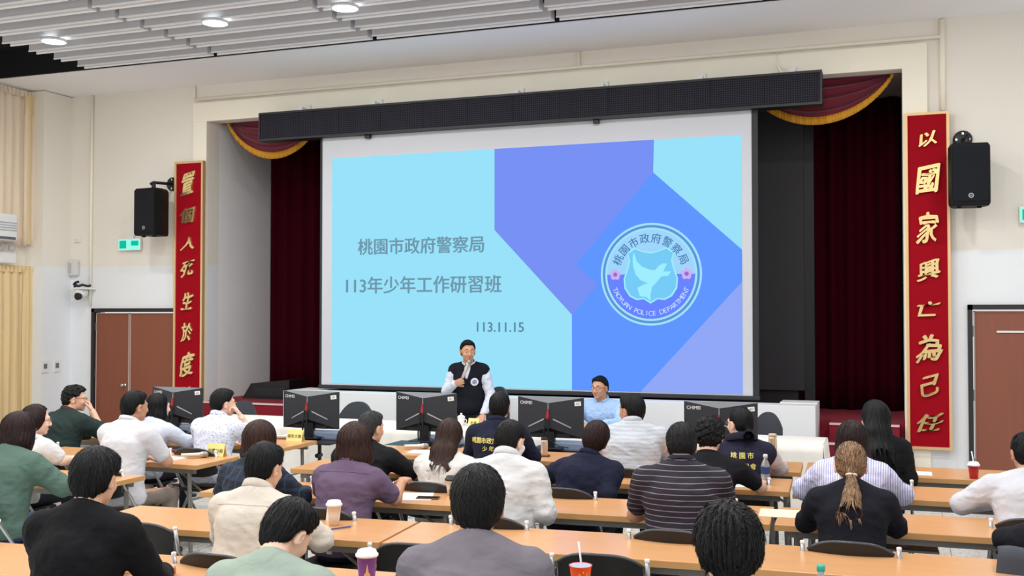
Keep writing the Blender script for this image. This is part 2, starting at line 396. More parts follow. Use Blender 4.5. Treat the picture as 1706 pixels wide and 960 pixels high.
def hair_mesh(style, C, Rm, N, vox=.0065, vol=0.0, rough_amp=.0025, seed=1, length=.3, part=0.0, hs=1.0, hl=.010, strands=900):
    T = lambda p: C + Rm @ (np.asarray(p, float)*hs)
    lo = C - .18; hi = C + .18
    if style in ('long', 'pony', 'bob'): lo = lo - np.array([.03, .06, length]); hi = hi + np.array([.03, .03, 0])
    fl = Field(lo, hi, vox)
    v = vol
    def E(p, r, k): fl.ell(T(p), np.asarray(r)*hs, Rm, k)
    E((0, -.014, .021), (.0825+v, .1035+v, .099+v), .0)
    if style in ('short', 'curly', 'crop'):
        E((0, -.040, -.022), (.074+v*.6, .0685+v*.6, .062), .03)
        E((0, -.040, -.075), (.056+v*.2, .054+v*.2, .055), .03)
        E((0, .040, .072), (.06+v, .045+v*.5, .035+v*.7), .02)
    elif style == 'bob':
        side = Rm @ np.array([1., 0, 0]); d = np.array([0, 0, -1.])
        a = T((0, -.022, .01)); b = a + nrm(.7*d + .3*(Rm @ d)) * (.125 + length*.12)*hs
        fl.econe(a, a + (b-a)*.6, (.090+v, .092+v), (.102+v, .090+v), side, .04); fl.econe(a + (b-a)*.6, b, (.102+v, .090+v), (.088+v, .070+v), side, .04)
    elif style == 'long':
        side = Rm @ np.array([1., 0, 0])
        a = T((0, -.03, .0)); b = np.array([N[0], N[1]-.052, N[2]+.03]); fl.econe(a, b, (.087+v, .083+v), (.092+v, .056+v), side, .04)
        p = b
        for i, (dl, w, t) in enumerate(((.12, .096, .045), (.12, .082, .04), (.12, .05, .026))):
            if i*.12 >= length: break
            q = p + np.array([.012*math.sin(seed+i), (-.075, -.035, -.005)[i], -dl]); fl.econe(p, q, ((.092, .096, .082)[i]+v, (.056, .045, .04)[i]), (w+v, t), (1, 0, 0), .03); p = q
    elif style == 'pony':
        E((0, -.040, -.028), (.072, .07, .06), .03)
        t0 = T((0, -.108, -.052)); p = t0; fl.cone(T((0, -.08, -.03)), t0, .034, .018, .02)
        pw = 1.0 if length > .2 else .6
        for i in range(5):
            q = p + np.array([.012*math.sin(1.7*i+seed), (-.075, -.062, -.042, -.03, -.012)[i], -length/5]); fl.econe(p, q, ((.020, .045, .058, .060, .050)[i]*pw, (.018, .028, .032, .032, .028)[i]), ((.045, .058, .060, .050, .02)[i]*pw, (.028, .032, .032, .028, .012)[i]), (1, 0, 0), .012); p = q
    P = fl.all(); q = ((P - C.astype(np.float32)) @ Rm.astype(np.float32))/hs; x, y, z = q[..., 0], q[..., 1], q[..., 2]
    def sub(d, k=.008):
        h = np.clip(0.5 - 0.5 * (fl.F - d) / k, 0, 1); fl.F = (fl.F*(1-h) + d*h + k*h*(1-h)).astype(np.float32)
    jag = wob(P, 260, seed+5, 4)*.005
    if style in ('short', 'curly', 'crop', 'pony'):
        front = y*.75 - z*.66 - hl - .006*np.cos(x*60) + jag                    # hairline over the brow and temples
        sub(np.minimum(front, np.where(z < .092+vol, 1.0, -1.0)), .01)
        low = {'short': .118, 'curly': .112, 'crop': .108, 'pony': .09}[style]
        nape = (-z - low - .75*np.maximum(0, y+.055) + .9*np.maximum(0, np.abs(x)-.03) + jag)
        if style == 'pony': nape = np.where(y < -.075, -1.0, nape)
        sub(nape, .014)
        d = np.sqrt((y + .004)**2 + ((z + .030)*.9)**2) - .038                  # round the ears
        sub(np.where(np.abs(x) > .045, -d, -1.0), .008)
        sub(np.where((np.abs(x) > .045) & (y > .0), -z - .045 + jag, -1.0), .006)   # sideburns
    else:
        fw = np.minimum(y - (.042 if style == 'bob' else .03) - .35*np.maximum(0, z), .075 - z)     # open over the face
        sub(np.where(np.abs(x) < .072, fw, np.minimum(y - .06, .075 - z)), .01)
    if style == 'curly': fl.F += (wob(P, 190, seed, 6)*.013).astype(np.float32)
    V, Q = fl.nets()
    L = (V - C) @ Rm / hs
    az = np.arctan2(L[:, 0] - part, -(L[:, 1] + .03)); down = np.where(L[:, 2] > 0, np.hypot(L[:, 0], L[:, 1]+.03), .12 - L[:, 2])
    g = np.random.default_rng(seed); disp = np.zeros(len(V))
    for i in range(8):
        fr = g.integers(9, 46); disp += np.sin(fr*az + g.uniform(0, 6.28) + 3*np.sin(down*g.uniform(8, 22) + g.uniform(0, 6)))
    cr = V - (C + Rm @ np.array([0, -.012, -.01])); cr[:, 2] = np.where(L[:, 2] > 0, cr[:, 2], 0); cr /= (np.linalg.norm(cr, axis=1)[:, None] + 1e-6)
    V = V + cr * (disp/8*2.2*rough_amp)[:, None]
    if style == 'pony':
        onc = (L[:, 1] > -.104) & (L[:, 2] > -.10); dt = L - np.array([0, -.108, -.052])
        az = np.where(onc, np.arctan2(dt[:, 0], dt[:, 2]), L[:, 0]*22 + .6*np.sin(L[:, 2]*30)); down = np.where(onc, np.linalg.norm(dt, axis=1), -L[:, 2])
    flow = np.stack([az, down*4, np.zeros(len(V))], 1)
    # locks: thin tapered strips combed over the hair volume
    A, B, D_ = V[Q[:, 0]], V[Q[:, 1]], V[Q[:, 3]]; fn = np.cross(B-A, D_-A); nv = np.zeros_like(V)
    for k in range(4): np.add.at(nv, Q[:, k], fn)
    nv /= (np.linalg.norm(nv, axis=1)[:, None] + 1e-9)
    kd = KDTree(len(V)); [kd.insert(V[i], i) for i in range(len(V))]; kd.balance()
    crown = np.array([part, -.035, .115]); SV, SQ, SF = [], [], []
    ln = {'short': .045, 'crop': .022, 'curly': .03, 'bob': .09, 'long': .11, 'pony': .07}[style] * (.9 if vol > .015 else 1)
    cand = np.where(L[:, 2] > -.5)[0]; pick = g.choice(cand, min(strands, len(cand)), replace=False)
    for ii in pick:
        p = V[ii].copy(); n = nv[ii]; wd_ = g.uniform(.0014, .0032)*(1.3 if style in ('bob', 'long', 'pony') else 1.0); st = ln*g.uniform(.6, 1.3)/4; lift = g.uniform(0, 1)**3*(.008 if style in ('short', 'crop') else .005) + rough_amp*.4
        if L[ii, 2] < -.05 and style in ('short', 'crop'): st *= .5; lift *= .2
        jit = g.normal(size=3)*(.22 if style in ('short', 'crop', 'curly') else .10) + (g.normal(size=3)*.7 if style == 'curly' else 0); a0 = g.uniform(-3.14, 3.14); base = len(V) + len(SV)
        for j in range(5):
            l = (p - C) @ Rm / hs
            if l[2] > .02 and style != 'pony': dl = l - crown; dl[2] = min(dl[2], 0); d = Rm @ nrm(dl)
            elif style == 'pony' and l[1] > -.1 and l[2] > -.06: d = Rm @ nrm(np.array([0, -.108, -.052]) - l)
            elif style in ('short', 'crop', 'curly'): d = Rm @ np.array([0, .0, -1.])
            else: d = np.array([0, 0, -1.])
            d = nrm(d + jit); d = nrm(d - n*(d @ n)); w_ = np.cross(n, d)*wd_*(1 - j/4*.85)*(1.0 if j else .6); c = p + n*(.0006 + lift*(j/4)**1.5)
            SV += [c - w_, c + w_]; SF += [(az[ii] + .05*a0, down[ii]*4 + j*.1, 0)]*2
            if j: b_ = base + 2*j; SQ.append((b_-2, b_-1, b_+1, b_))
            p = p + d*st; co, q_, _ = kd.find(p); n = nv[q_]; p = p - n*((p - V[q_]) @ n)
    V = np.concatenate([V, np.array(SV)]); Q = np.concatenate([Q, np.array(SQ, int)]); flow = np.concatenate([flow, np.array(SF, float)])
    return V, Q, flow
def ring_band(c, axis, fwd, r0, r1, h, th=.006, gap=0.0, n=28, tilt=0.0, zig=0.0):
    """a standing collar: band round axis from radius r0 (bottom) to r1 (top)"""
    axis = nrm(axis); fwd = nrm(np.asarray(fwd) - axis*(np.asarray(fwd) @ axis)); sd = np.cross(fwd, axis)
    rows = []; mb = MB(); a0 = gap; a1 = 2*math.pi - gap
    prof = [(r0, 0), (r1, h), (r1+th, h), (r1+th+.004, h*.9), (r0+th+.004, h*.1), (r0+th, 0)]
    for r_, z in prof:
        row = []
        for i in range(n+1):
            a = a0 + (a1-a0)*i/n
            back = (1-math.cos(a))/2
            row.append(tuple(np.asarray(c) + fwd*math.cos(a)*r_*1.06 + sd*math.sin(a)*r_*1.12 + axis*(z*(.55+.45*back) + tilt*(back-.5))))
        rows.append(row)
    mb.sheet(rows); return mb
PEOPLE = {}
def person(key, label, x, y, zt, shirt, skin='mid', hair='short', hairmat='hair_black', lean=.12, side=0.0, head=(0, 6, 0), rot=0.0, arms='fold', sleeve='long',
           g=1.0, sh=.185, fem=False, trousers='trousers_dark', collar=None, vol=0.0, hlen=.3, vox=.011, hvox=.0062, seed=1, standing=False, loose=.014,
           cuff=None, fold=.006, hseed=None, face=False, hair_rough=.0025, hands=(True, True), seat=.44, tuck=False, vest=None, vee=False, hs=1.0, hl=.010, strands=900, nb=0.0, slope=.085):
    """x, y = where the head is over the floor; zt = top of the hair; built facing +y, then turned by rot"""
    hseed = hseed or seed
    hy = lean + .045; ca, sa = math.cos(R(rot)), math.sin(R(rot)); lx, ly = side, hy
    base = (x - (lx*ca - ly*sa), y - (lx*sa + ly*ca), 0)
    root = thing('person', label, 'person', base, R(rot)); PEOPLE[key] = root
    C = np.array([side, hy, zt - (.121 + vol*.7)*hs]); Rm = rotm(*head)
    N = C + rotm(head[0]*.15, head[1]*.75, head[2]*.7) @ np.array([0, -.062, -.136*hs + nb])
    hz = (seat + .10) if not standing else .93
    hip = np.array([0, 0., hz])
    if standing: hip = np.array([0, 0, .90])
    ch = hip + (N - hip)*.70 + np.array([0, -.012, 0]); wa = hip + (N - hip)*.30 + np.array([0, -.03 if not standing else -.005, 0])
    S = {s: N + np.array([s*sh, -.012, -slope]) for s in (-1, 1)}
    P_ = dict(fold=((.265, .20, .795), (.09, .40, .785)), wide=((.30, .20, .795), (.17, .45, .785)), lap=((.245, -.03, .74), (.12, .24, .63)),
              front=((.235, .26, .80), (.13, .50, .79)), down=((.235, -.05, .78), (.20, .18, .62)), reach=((.30, .30, .80), (.20, .55, .79)))
    A = {}
    for s, nm in ((-1, 'L'), (1, 'R')):
        sp = arms[nm] if isinstance(arms, dict) else arms
        if isinstance(sp, str): e, w = P_[sp]; A[s] = (np.array([s*e[0], e[1], e[2]]), np.array([s*w[0], w[1], w[2]]), None)
        else: A[s] = (np.array(sp[0], float), np.array(sp[1], float), sp[2] if len(sp) > 2 else None)
    def torso(fl, o, gg=g, low=True):
        fl.ell(hip + (0, -.01, 0), ((.168*gg+o), (.122*gg+o), .11+o), None, .03)
        fl.econe(hip, wa, (.158*gg+o, .112*gg+o), (.148*gg+o, .108*gg+o), k=.04)
        fl.econe(wa, ch, (.148*gg+o, .108*gg+o), (.165*gg+o, .112*gg+o), k=.04)
        fl.econe(ch, N + (0, -.005, -.075), (.165*gg+o, .112*gg+o), (.12+o, .075*gg+o), k=.04)
        for s in (-1, 1):
            fl.cone(N + (0, -.012, -.075), S[s] + np.array([-s*.02, 0, -.005]), .058*gg**.5+o, .05*gg**.5+o, .04)
            fl.cone(N + (s*.012, -.015, -.005), S[s] + np.array([-s*.03, 0, .012]), .034+o, .036*gg**.5+o, .04)
    def arm(fl, o, s, frac=1.0, k=.025):
        E, W, _ = A[s]; gg = g**.6
        fl.cone(S[s], S[s] + (E-S[s])*.3, .049*gg+o, .047*gg+o, .03)
        if frac <= 1.0:
            fl.cone(S[s], S[s] + (E-S[s])*frac, .050*gg+o, (.050-.010*frac)*gg+o, k)
        else:
            fl.cone(S[s], E, .050*gg+o, .040*gg+o, k); f2 = frac - 1; fl.cone(E, E + (W-E)*f2, .040*gg+o, (.040-.011*f2)*gg+o*.8, k)
    # body: head (fine), trunk and arms, hands
    parts = []
    fh = Field(np.minimum(C - .16, N - .03), np.maximum(C + .15, N + .02), .0048 if face else hvox); fh.lo[2] = fh.lo[2]
    head_field(fh, C, Rm, N, fem, hs); parts.append(fh.nets())
    pts = np.array([hip, N] + [q for s in (-1, 1) for q in A[s][:2]] + [S[1], S[-1]])
    fb = Field(pts.min(0) - .2, np.maximum(pts.max(0) + .1, N + .03), .017)
    torso(fb, -.012)
    for s in (-1, 1): arm(fb, 0, s, 2.0)
    fb.cone(N + nrm(C - N + (0, -.03, 0))*.02, N, .048, .05, .02)
    legs = []
    for s in (-1, 1):
        if standing: hp, kn, an = (s*.09, 0, .9), (s*.10, .02, .48), (s*.11, -.02, .09)
        else: hp, kn, an = (s*.09, .02, seat+.085), (s*.125, .42, seat+.075), (s*.12, .40, .10)
        legs.append((np.array(hp), np.array(kn), np.array(an)))
    V, Q = fb.nets()
    parts.append((V, Q))
    fl2 = Field(np.array([-.32, -.2, .0]), np.array([.32, .62, hz+.15]), .024)
    for hp, kn, an in legs: fl2.cone(hp, kn, .068, .045, .02); fl2.cone(kn, an, .045, .035, .02)
    parts.append(fl2.nets())
    for s, nm, on in ((-1, 'L', hands[0]), (1, 'R', hands[1])):
        if not on: continue
        E, W, hd = A[s]
        if hd is None: hd = dict(f=nrm((W - E)*np.array([1, 1, .3]) + (-s*.02, .06, 0)), n=(0, 0, 1), curl=(18, 25, 15))
        parts.append(hand_mesh(W, hd['f'], hd['n'], hd.get('side', -s), hd.get('curl', (18, 25, 15)), hd.get('spread', 1.0), hd.get('thumb', .6)))
    VV, QQ, off = [], [], 0
    for V, Q in parts: VV.append(V); QQ.append(Q + off); off += len(V)
    me = np_mesh('body', np.concatenate(VV), np.concatenate(QQ), SKIN[skin])
    link('body', me, None, root)
    if face:
        me.materials.append(LIPS); cen = np.empty(len(me.polygons)*3, np.float32); me.polygons.foreach_get('center', cen)
        L = (cen.reshape(-1, 3) - C) @ Rm; mi = ((np.abs(L[:, 0]) < .021 - np.abs(L[:, 2]+.075)*.6) & (np.abs(L[:, 2]+.075) < .0095) & (L[:, 1] > .084)).astype(np.int32)
        me.polygons.foreach_set('material_index', mi)
    # shirt
    zlo = hip[2] - (.05 if not tuck else .0)
    fs = Field(pts.min(0) - (.17, .2, .1), np.maximum(pts.max(0) + .13, N + .06), vox)
    torso(fs, loose)
    fr = {'long': 1.93, 'short': .70, 'elbow': 1.12, 'none': .12, '34': 1.6}[sleeve]
    for s in (-1, 1): arm(fs, loose*.9 if sleeve != 'none' else 0.004, s, fr)
    fs.cut((0, 0, zlo), (0, 0, -1))
    up = nrm(C - N + (0, -.03, 0)); fs.cut(N + up*(.032 if collar else .024) + (0, -.0, 0), up + np.array([0, .35, 0]))
    if fold:
        P = fs.all(); n1 = .55*wob(P*np.array([1, 1, .6], np.float32), 30, seed*3+1, 6) + 1.5*(np.abs(wob(P*np.array([1, 1, 1.4], np.float32), 42, seed*3+2, 4)) - .3) + .9*(np.abs(wob(P*np.array([.7, 1, 1.6], np.float32), 85, seed*3+9, 4)) - .3)
        fs.F += (n1*fold*np.clip((N[2]+.04 - P[..., 2])/.12, .15, 1)).astype(np.float32)
    V, Q = fs.nets(); sm = np_mesh('shirt', V, Q, MATS[shirt]); so = link('shirt', sm, None, root)
    if collar == 'stand' or collar == 'polo':
        h = .042 if collar == 'stand' else .034
        mb = ring_band(N + up*.014, up, (0, 1, 0), .063*g**.3, .058*g**.2, h, .007, gap=.35, tilt=.012); o = mb.build('collar', MATS[cuff or shirt], root, smooth=True)
    elif collar == 'crew':
        mb = MB(); rr = [tuple(N + up*.02 + np.array([math.cos(a)*.066*g**.3, math.sin(a)*.062*g**.3, -.03*math.sin(a)*.5])) for a in np.linspace(0, 2*math.pi, 25)]
        mb.tube(rr, .0075, 6, False); mb.build('neckband', MATS[cuff or shirt], root, smooth=True)
    elif collar == 'hood':
        mb = ring_band(N + up*.0 + (0, -.02, 0), up, (0, 1, 0), .085, .078, .055, .022, gap=.5, tilt=.01); mb.build('hood', MATS[cuff or shirt], root, smooth=True)
    if vest:
        fv = Field(pts.min(0) - (.17, .2, .1), np.maximum(pts.max(0) + .13, N + .06), vox)
        torso(fv, loose + .011)
        for s in (-1, 1):
            E = A[s][0]; fv.cone(S[s], S[s] + (E-S[s])*.06, .058*g**.5+loose, .056*g**.5+loose, .03)
            fv.cone(S[s] + (E-S[s])*.10 + (s*.03, 0, 0), E + (s*.02, 0, 0), .034, .05, .012, sub=True)
        fv.cut((0, 0, zlo - .03), (0, 0, -1)); fv.cut(N + up*.034, up + np.array([0, .08, 0]))
        if vee: fv.cone(N + (0, .10, .03), N + (0, .118, -.14), .06, .016, .004, sub=True)
        P = fv.all(); fv.F += (wob(P, 30, seed*5+1, 6)*.004).astype(np.float32)
        V, Q = fv.nets(); so = link('vest', np_mesh('vest', V, Q, MATS[vest]), None, root)
    # trousers, shoes
    ft = Field(np.array([-.33, -.24, .02]), np.array([.33, .6, hz+.14]), .019)
    ft.ell(hip + (0, -.01, -.02), (.172*g, .128*g, .115), None, .03)
    for hp, kn, an in legs:
        ft.cone(hp, kn, .092*g**.5, .066, .03); ft.cone(kn, an, .066, .052, .03)
    ft.cut((0, 0, .07), (0, 0, -1)); ft.cut((0, 0, hz + (.02 if not standing else .08)), (0, 0, 1))
    P = ft.all(); ft.F += (wob(P, 40, seed+77, 5)*.005).astype(np.float32)
    V, Q = ft.nets(); link('trousers', np_mesh('trousers', V, Q, MATS[trousers]), None, root)
    for hp, kn, an in legs:
        fz = Field(np.array([an[0]-.09, an[1]-.14, -.01]), np.array([an[0]+.09, an[1]+.26, .16]), .016)
        fz.econe((an[0], an[1]-.05, .045), (an[0], an[1]+.13, .035), (.042, .042), (.044, .032), k=.02); fz.cone(an, (an[0], an[1], .05), .04, .045, .02); fz.cut((0, 0, .002), (0, 0, -1))
        V, Q = fz.nets(); link('shoe', np_mesh('shoe', V, Q, SHOE), None, root)
    # hair
    if hair:
        V, Q, flow = hair_mesh(hair, C, Rm, N, vox=hvox, vol=vol, rough_amp=hair_rough, seed=hseed, length=hlen, hs=hs, hl=hl, strands=strands)
        hm = np_mesh('hair', V, Q, MATS[hairmat]); a = hm.attributes.new('flow', 'FLOAT_VECTOR', 'POINT')
        if len(a.data) == len(flow): a.data.foreach_set('vector', flow.astype(np.float32).ravel())
        link('hair', hm, None, root)
    info = dict(root=root, C=C, Rm=Rm, N=N, shirt=so, S=S, A=A, up=up)
    root_info[key] = info
    return info
root_info = {}
def eyes(info, brow='hair_black'):
    C, Rm, root = info['C'], info['Rm'], info['root']
    for s in (-1, 1):
        c = C + Rm @ np.array([s*.031, .0765, -.0045]); f = Rm @ np.array([0, 1., 0])
        fl = Field(c - .02, c + .02, .0028); fl.ell(c + f*.0015, (.0125, .0125, .0125), None, 0); fl.cut(c + Rm @ np.array([0, 0, .0042]), Rm @ np.array([0, -.25, 1.]), .001); fl.cut(c + Rm @ np.array([0, 0, -.0038]), Rm @ np.array([0, 0, -1.]), .001)
        fl.cut(c + f*.009, -f, .001)
        V, Q = fl.nets(); e = link('eye', np_mesh('eye', V, Q, M('eye_white', (232, 226, 220), rough=.2)), None, root)
        ic = c + f*.0118; mb = MB(); mb.lathe([(0.0001, .0022), (.003, .002), (.0052, .0006)], 14); me = mb.mesh('iris'); zax = Vector(f); q = zax.to_track_quat('Z', 'Y').to_matrix().to_4x4()
        me.transform(Matrix.Translation(Vector(ic)) @ q); link('iris', me, M('iris', (30, 20, 16), rough=.15), e)
        mb = MB(); pts = [tuple(C + Rm @ np.array([s*a, .0915 - .25*(a-.012) + (.002 if a < .03 else 0) - 6*max(0, a-.03)**2, .0195 + b])) for a, b in ((.013, 0), (.024, .004), (.036, .0045), (.046, .0)) ]
        mb.tube(pts, [.0032, .004, .0036, .0018], 6); mb.build('eyebrow', MATS[brow], root, smooth=True)
def glasses(info, col='black_plastic', r=.017):
    C, Rm, root = info['C'], info['Rm'], info['root']; T = lambda p: tuple(C + Rm @ np.array(p, float))
    mb = MB()
    for s in (-1, 1):
        mb.tube([T((s*.033 + r*1.18*math.cos(a), .106 - .10*abs(s*.033 + r*math.cos(a))**1.0*.18, -.006 + r*.82*math.sin(a))) for a in np.linspace(0, 2*math.pi, 21)], .0012, 5, False)
        mb.tube([T((s*.054, .101, -.001)), T((s*.079, .06, .0)), T((s*.081, -.005, -.002)), T((s*.078, -.025, -.02))], .0018, 5)
    mb.tube([T((-.010, .107, -.003)), T((0, .1085, 0)), T((.010, .107, -.003))], .0016, 5)
    fr = mb.build('glasses', MATS[col], root, smooth=True)
    for s in (-1, 1):
        n = 16; vs = [T((s*.033 + r*1.12*math.cos(a), .104, -.006 + r*.78*math.sin(a))) for a in np.linspace(0, 2*math.pi, n, endpoint=False)]
        MB().add(vs, [tuple(range(n))]).build('lens', M('lens_glass', (235, 240, 242), rough=.05, alpha=.18), fr)
def mask(info, col='mask_white'):
    C, Rm, root = info['C'], info['Rm'], info['root']
    fl = Field(C - .16, C + .16, .006); head_field(fl, C, Rm, info['N']); fl.F -= .005
    P = fl.all(); q = (P - C.astype(np.float32)) @ Rm.astype(np.float32)
    d = np.maximum(np.maximum(q[..., 2] + .025, -q[..., 2] - .118), .012 - q[..., 1]); fl.F = np.maximum(fl.F, d).astype(np.float32)
    V, Q = fl.nets(); mk = link('face_mask', np_mesh('face_mask', V, Q, MATS[col]), None, root)
    mb = MB(); T = lambda p: tuple(C + Rm @ np.array(p, float))
    for s in (-1, 1):
        mb.tube([T((s*.064, .02, -.04)), T((s*.078, -.005, -.015)), T((s*.082, -.025, -.005)), T((s*.08, -.03, -.03)), T((s*.068, .0, -.055)), T((s*.058, .02, -.08))], .0016, 5)
    mb.build('ear_loop', MATS[col], mk, smooth=True)
def seam(info, z, hw=.17, name='yoke_seam', mat=None):
    dg = info['shirt'].data; bv = BVHTree.FromPolygons([v.co.copy() for v in dg.vertices], [tuple(p.vertices) for p in dg.polygons]); pts = []
    for x in np.linspace(-hw, hw, 25):
        h = bv.ray_cast(Vector((x + info['N'][0], -1.0, z - .012*(x/hw)**2)), Vector((0, 1, 0)))
        if h[0] is not None: pts.append(tuple(h[0] + h[1]*.0005))
    MB().tube(pts, .0028, 6).build(name, mat or info['shirt'].data.materials[0], info['root'], True)
def back_text(info, body, size, z, x=0.0, mat='text_yellow', bold=.016, yaw=0.0):
    """lettering laid on the back of a shirt"""
    me0 = text_mesh(body, size, 0, bold); me = me0.copy()
    dg = info['shirt'].data; vs = [v.co.copy() for v in dg.vertices]; bv = BVHTree.FromPolygons(vs, [tuple(p.vertices) for p in dg.polygons])
    rm = Matrix.Rotation(R(yaw), 3, 'Z')
    for v in me.vertices:
        o = rm @ Vector((v.co.x + x, -1.0, 0)); o.z = v.co.z + z
        h = bv.ray_cast(o, rm @ Vector((0, 1, 0)))
        v.co = (h[0] + h[1]*.004) if h[0] is not None else Vector((v.co.x + x, info['N'][1], v.co.z + z))
    me.materials.clear(); link('back_lettering', me, MATS[mat], info['root'])
# ------------------------------------------------------------------ setting
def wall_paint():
    """cream above, a cooler white below about 2.65 m"""
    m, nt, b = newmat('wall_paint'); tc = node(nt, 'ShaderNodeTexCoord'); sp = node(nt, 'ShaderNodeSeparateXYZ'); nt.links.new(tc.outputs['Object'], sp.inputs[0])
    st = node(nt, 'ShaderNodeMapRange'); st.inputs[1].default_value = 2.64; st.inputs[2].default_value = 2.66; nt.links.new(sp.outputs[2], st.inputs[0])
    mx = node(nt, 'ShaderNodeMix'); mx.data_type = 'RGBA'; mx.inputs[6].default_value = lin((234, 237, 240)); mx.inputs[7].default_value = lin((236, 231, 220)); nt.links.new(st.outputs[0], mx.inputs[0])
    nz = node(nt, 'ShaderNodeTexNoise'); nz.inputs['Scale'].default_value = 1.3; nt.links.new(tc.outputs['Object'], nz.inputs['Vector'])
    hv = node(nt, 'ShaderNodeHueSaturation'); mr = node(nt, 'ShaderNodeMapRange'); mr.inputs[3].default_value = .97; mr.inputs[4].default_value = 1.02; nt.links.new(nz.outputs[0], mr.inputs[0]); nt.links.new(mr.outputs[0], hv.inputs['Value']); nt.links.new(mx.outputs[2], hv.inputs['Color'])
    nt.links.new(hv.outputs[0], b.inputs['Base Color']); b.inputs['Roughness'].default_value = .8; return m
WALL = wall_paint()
WALL2 = M('stage_wall_plaster', (246, 246, 246), rough=.85, var=.03, vscale=2.5, bump=.25, bscale=55)
TRIMW = M('trim_paint', (246, 240, 222), rough=.7, var=.02)
BLACKV = M('ceiling_void_black', (12, 12, 20), rough=.9, var=.1)
SOFF = M('soffit_white', (246, 246, 248), rough=.75, var=.015, vscale=.6)
WHITE = M('white_plastic', (232, 232, 230), rough=.45, var=.02)
M('black_plastic', (20, 21, 25), rough=.45, var=.08)
M('chrome', (205, 207, 210), rough=.22, metal=1.0, var=.02)
M('grey_metal', (150, 152, 152), rough=.38, metal=.6, var=.03)
M('mask_white', (232, 236, 240), rough=.85)
M('text_yellow', (226, 214, 120), rough=.7); M('text_white', (225, 225, 225), rough=.7)

# floor: speckled tiles laid on a grout bed
def terrazzo():
    m, nt, b = newmat('terrazzo')
    tc = node(nt, 'ShaderNodeTexCoord'); oi = node(nt, 'ShaderNodeObjectInfo')
    ad = node(nt, 'ShaderNodeVectorMath', operation='ADD'); nt.links.new(tc.outputs['Object'], ad.inputs[0]); nt.links.new(oi.outputs['Location'], ad.inputs[1])
    v = node(nt, 'ShaderNodeTexVoronoi'); v.inputs['Scale'].default_value = 55; nt.links.new(ad.outputs[0], v.inputs['Vector'])
    cr = node(nt, 'ShaderNodeValToRGB'); sp = node(nt, 'ShaderNodeSeparateColor'); nt.links.new(v.outputs['Color'], sp.inputs[0]); nt.links.new(sp.outputs[0], cr.inputs[0])
    e = cr.color_ramp.elements; e[0].position = 0; e[0].color = lin((172, 172, 172)); e[1].position = 1; e[1].color = lin((226, 226, 222))
    x = cr.color_ramp.elements.new(.18); x.color = lin((196, 196, 194)); x = cr.color_ramp.elements.new(.5); x.color = lin((214, 213, 209))
    nt.links.new(cr.outputs[0], b.inputs['Base Color']); b.inputs['Roughness'].default_value = .3
    return m
TER = terrazzo()
floor = struct(MB().box((-12.2, -2.0, -.12), (7.0, 14.8, -.006)).build('floor', M('grout', (150, 148, 144), rough=.9)))
tl = MB().box((-.397, -.397, -.02), (.397, .397, 0), .003).mesh('tile'); tl.materials.append(TER)
for i in range(16):
    for j in range(17):
        if len(floor.children) < 290:
            link('tile', tl, None, floor, loc=(-9.6 + .8*i, 1.6 + .8*j - .8, 0))

# front wall with the stage opening and the two door openings
F0, F1 = 12.5, 12.75
w = MB()
w.box((-12.2, F0, 0), (-11.27, F1, 5.6)); w.box((-11.27, F0, 2.03), (-9.74, F1, 5.6)); w.box((-9.74, F0, 0), (-9.23, F1, 5.6))
w.box((-9.23, F0, 4.72), (.08, F1, 5.6)); w.box((.08, F0, 0), (.73, F1, 5.6)); w.box((.73, F0, 2.05), (2.55, F1, 5.6)); w.box((2.55, F0, 0), (7, F1, 5.6))
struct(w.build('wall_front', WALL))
w = MB(); w.box((-12.4, -2, 0), (-12.02, 5, 5.6)); w.box((-12.4, 5, 0), (-12.02, 12.5, .9)); w.box((-12.4, 5, 2.62), (-12.02, 12.5, 3.0)); w.box((-12.4, 5, 4.9), (-12.02, 12.5, 5.6)); w.box((-12.4, 12.05, .9), (-12.02, 12.5, 4.9))
for yy in (5.0, 7.4, 9.8): w.box((-12.4, yy, .9), (-12.02, yy+.4, 4.9))
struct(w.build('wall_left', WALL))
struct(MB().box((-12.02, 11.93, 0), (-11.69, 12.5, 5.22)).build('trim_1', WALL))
t = MB(); t.box((-9.46, 12.44, 4.70), (.34, 12.5, 4.97)); struct(t.build('trim_2', TRIMW))
t = MB(); t.box((.08, 12.43, 0), (.34, 12.5, 4.70)); struct(t.build('trim_3', TRIMW))
t = MB(); t.box((-9.46, 12.45, 0), (-9.23, 12.5, 4.70)); struct(t.build('trim_4', TRIMW))
struct(MB().box((-9.48, F1, .0), (-9.23, 14.7, 4.72)).build('wall_stage_left', WALL2))
struct(MB().box((.08, F1, .0), (.33, 14.7, 4.72)).build('wall_stage_right', WALL2))
struct(MB().box((-9.48, 14.45, 0), (.33, 14.7, 4.72)).build('wall_stage_back', M('stage_back_dark', (60, 56, 58), rough=.9)))
struct(MB().box((-9.48, F1, 4.72), (.33, 14.7, 4.9)).build('ceiling_stage', M('stage_ceiling', (120, 112, 108), rough=.9)))
CARPET = M('red_carpet', (128, 18, 38), rough=.95, var=.12, vscale=30, bump=.2, bscale=200)
struct(MB().box((-9.23, 12.55, 0), (.08, 14.45, .72)).build('floor_stage', CARPET))
def steps(x0, x1, lab):
    s = thing('stage_steps', lab, 'steps', ((x0+x1)/2, 12.2, 0)); h = (x1-x0)/2
    for i, (y0, z) in enumerate(((12.28, .72), (12.0, .53), (11.72, .34), (11.44, .17))):
        st = MB().box((-h, y0-12.2, 0), (h, 12.54-12.2 if i == 0 else (12.28, 12.0, 11.72)[i-1]-12.2, z)).build('step', CARPET, s)
        MB().box((-h, y0-12.2-.012, z-.016), (h, y0-12.2+.03, z+.006)).build('nosing', M('nosing_strip', (216, 190, 190), rough=.5), st)
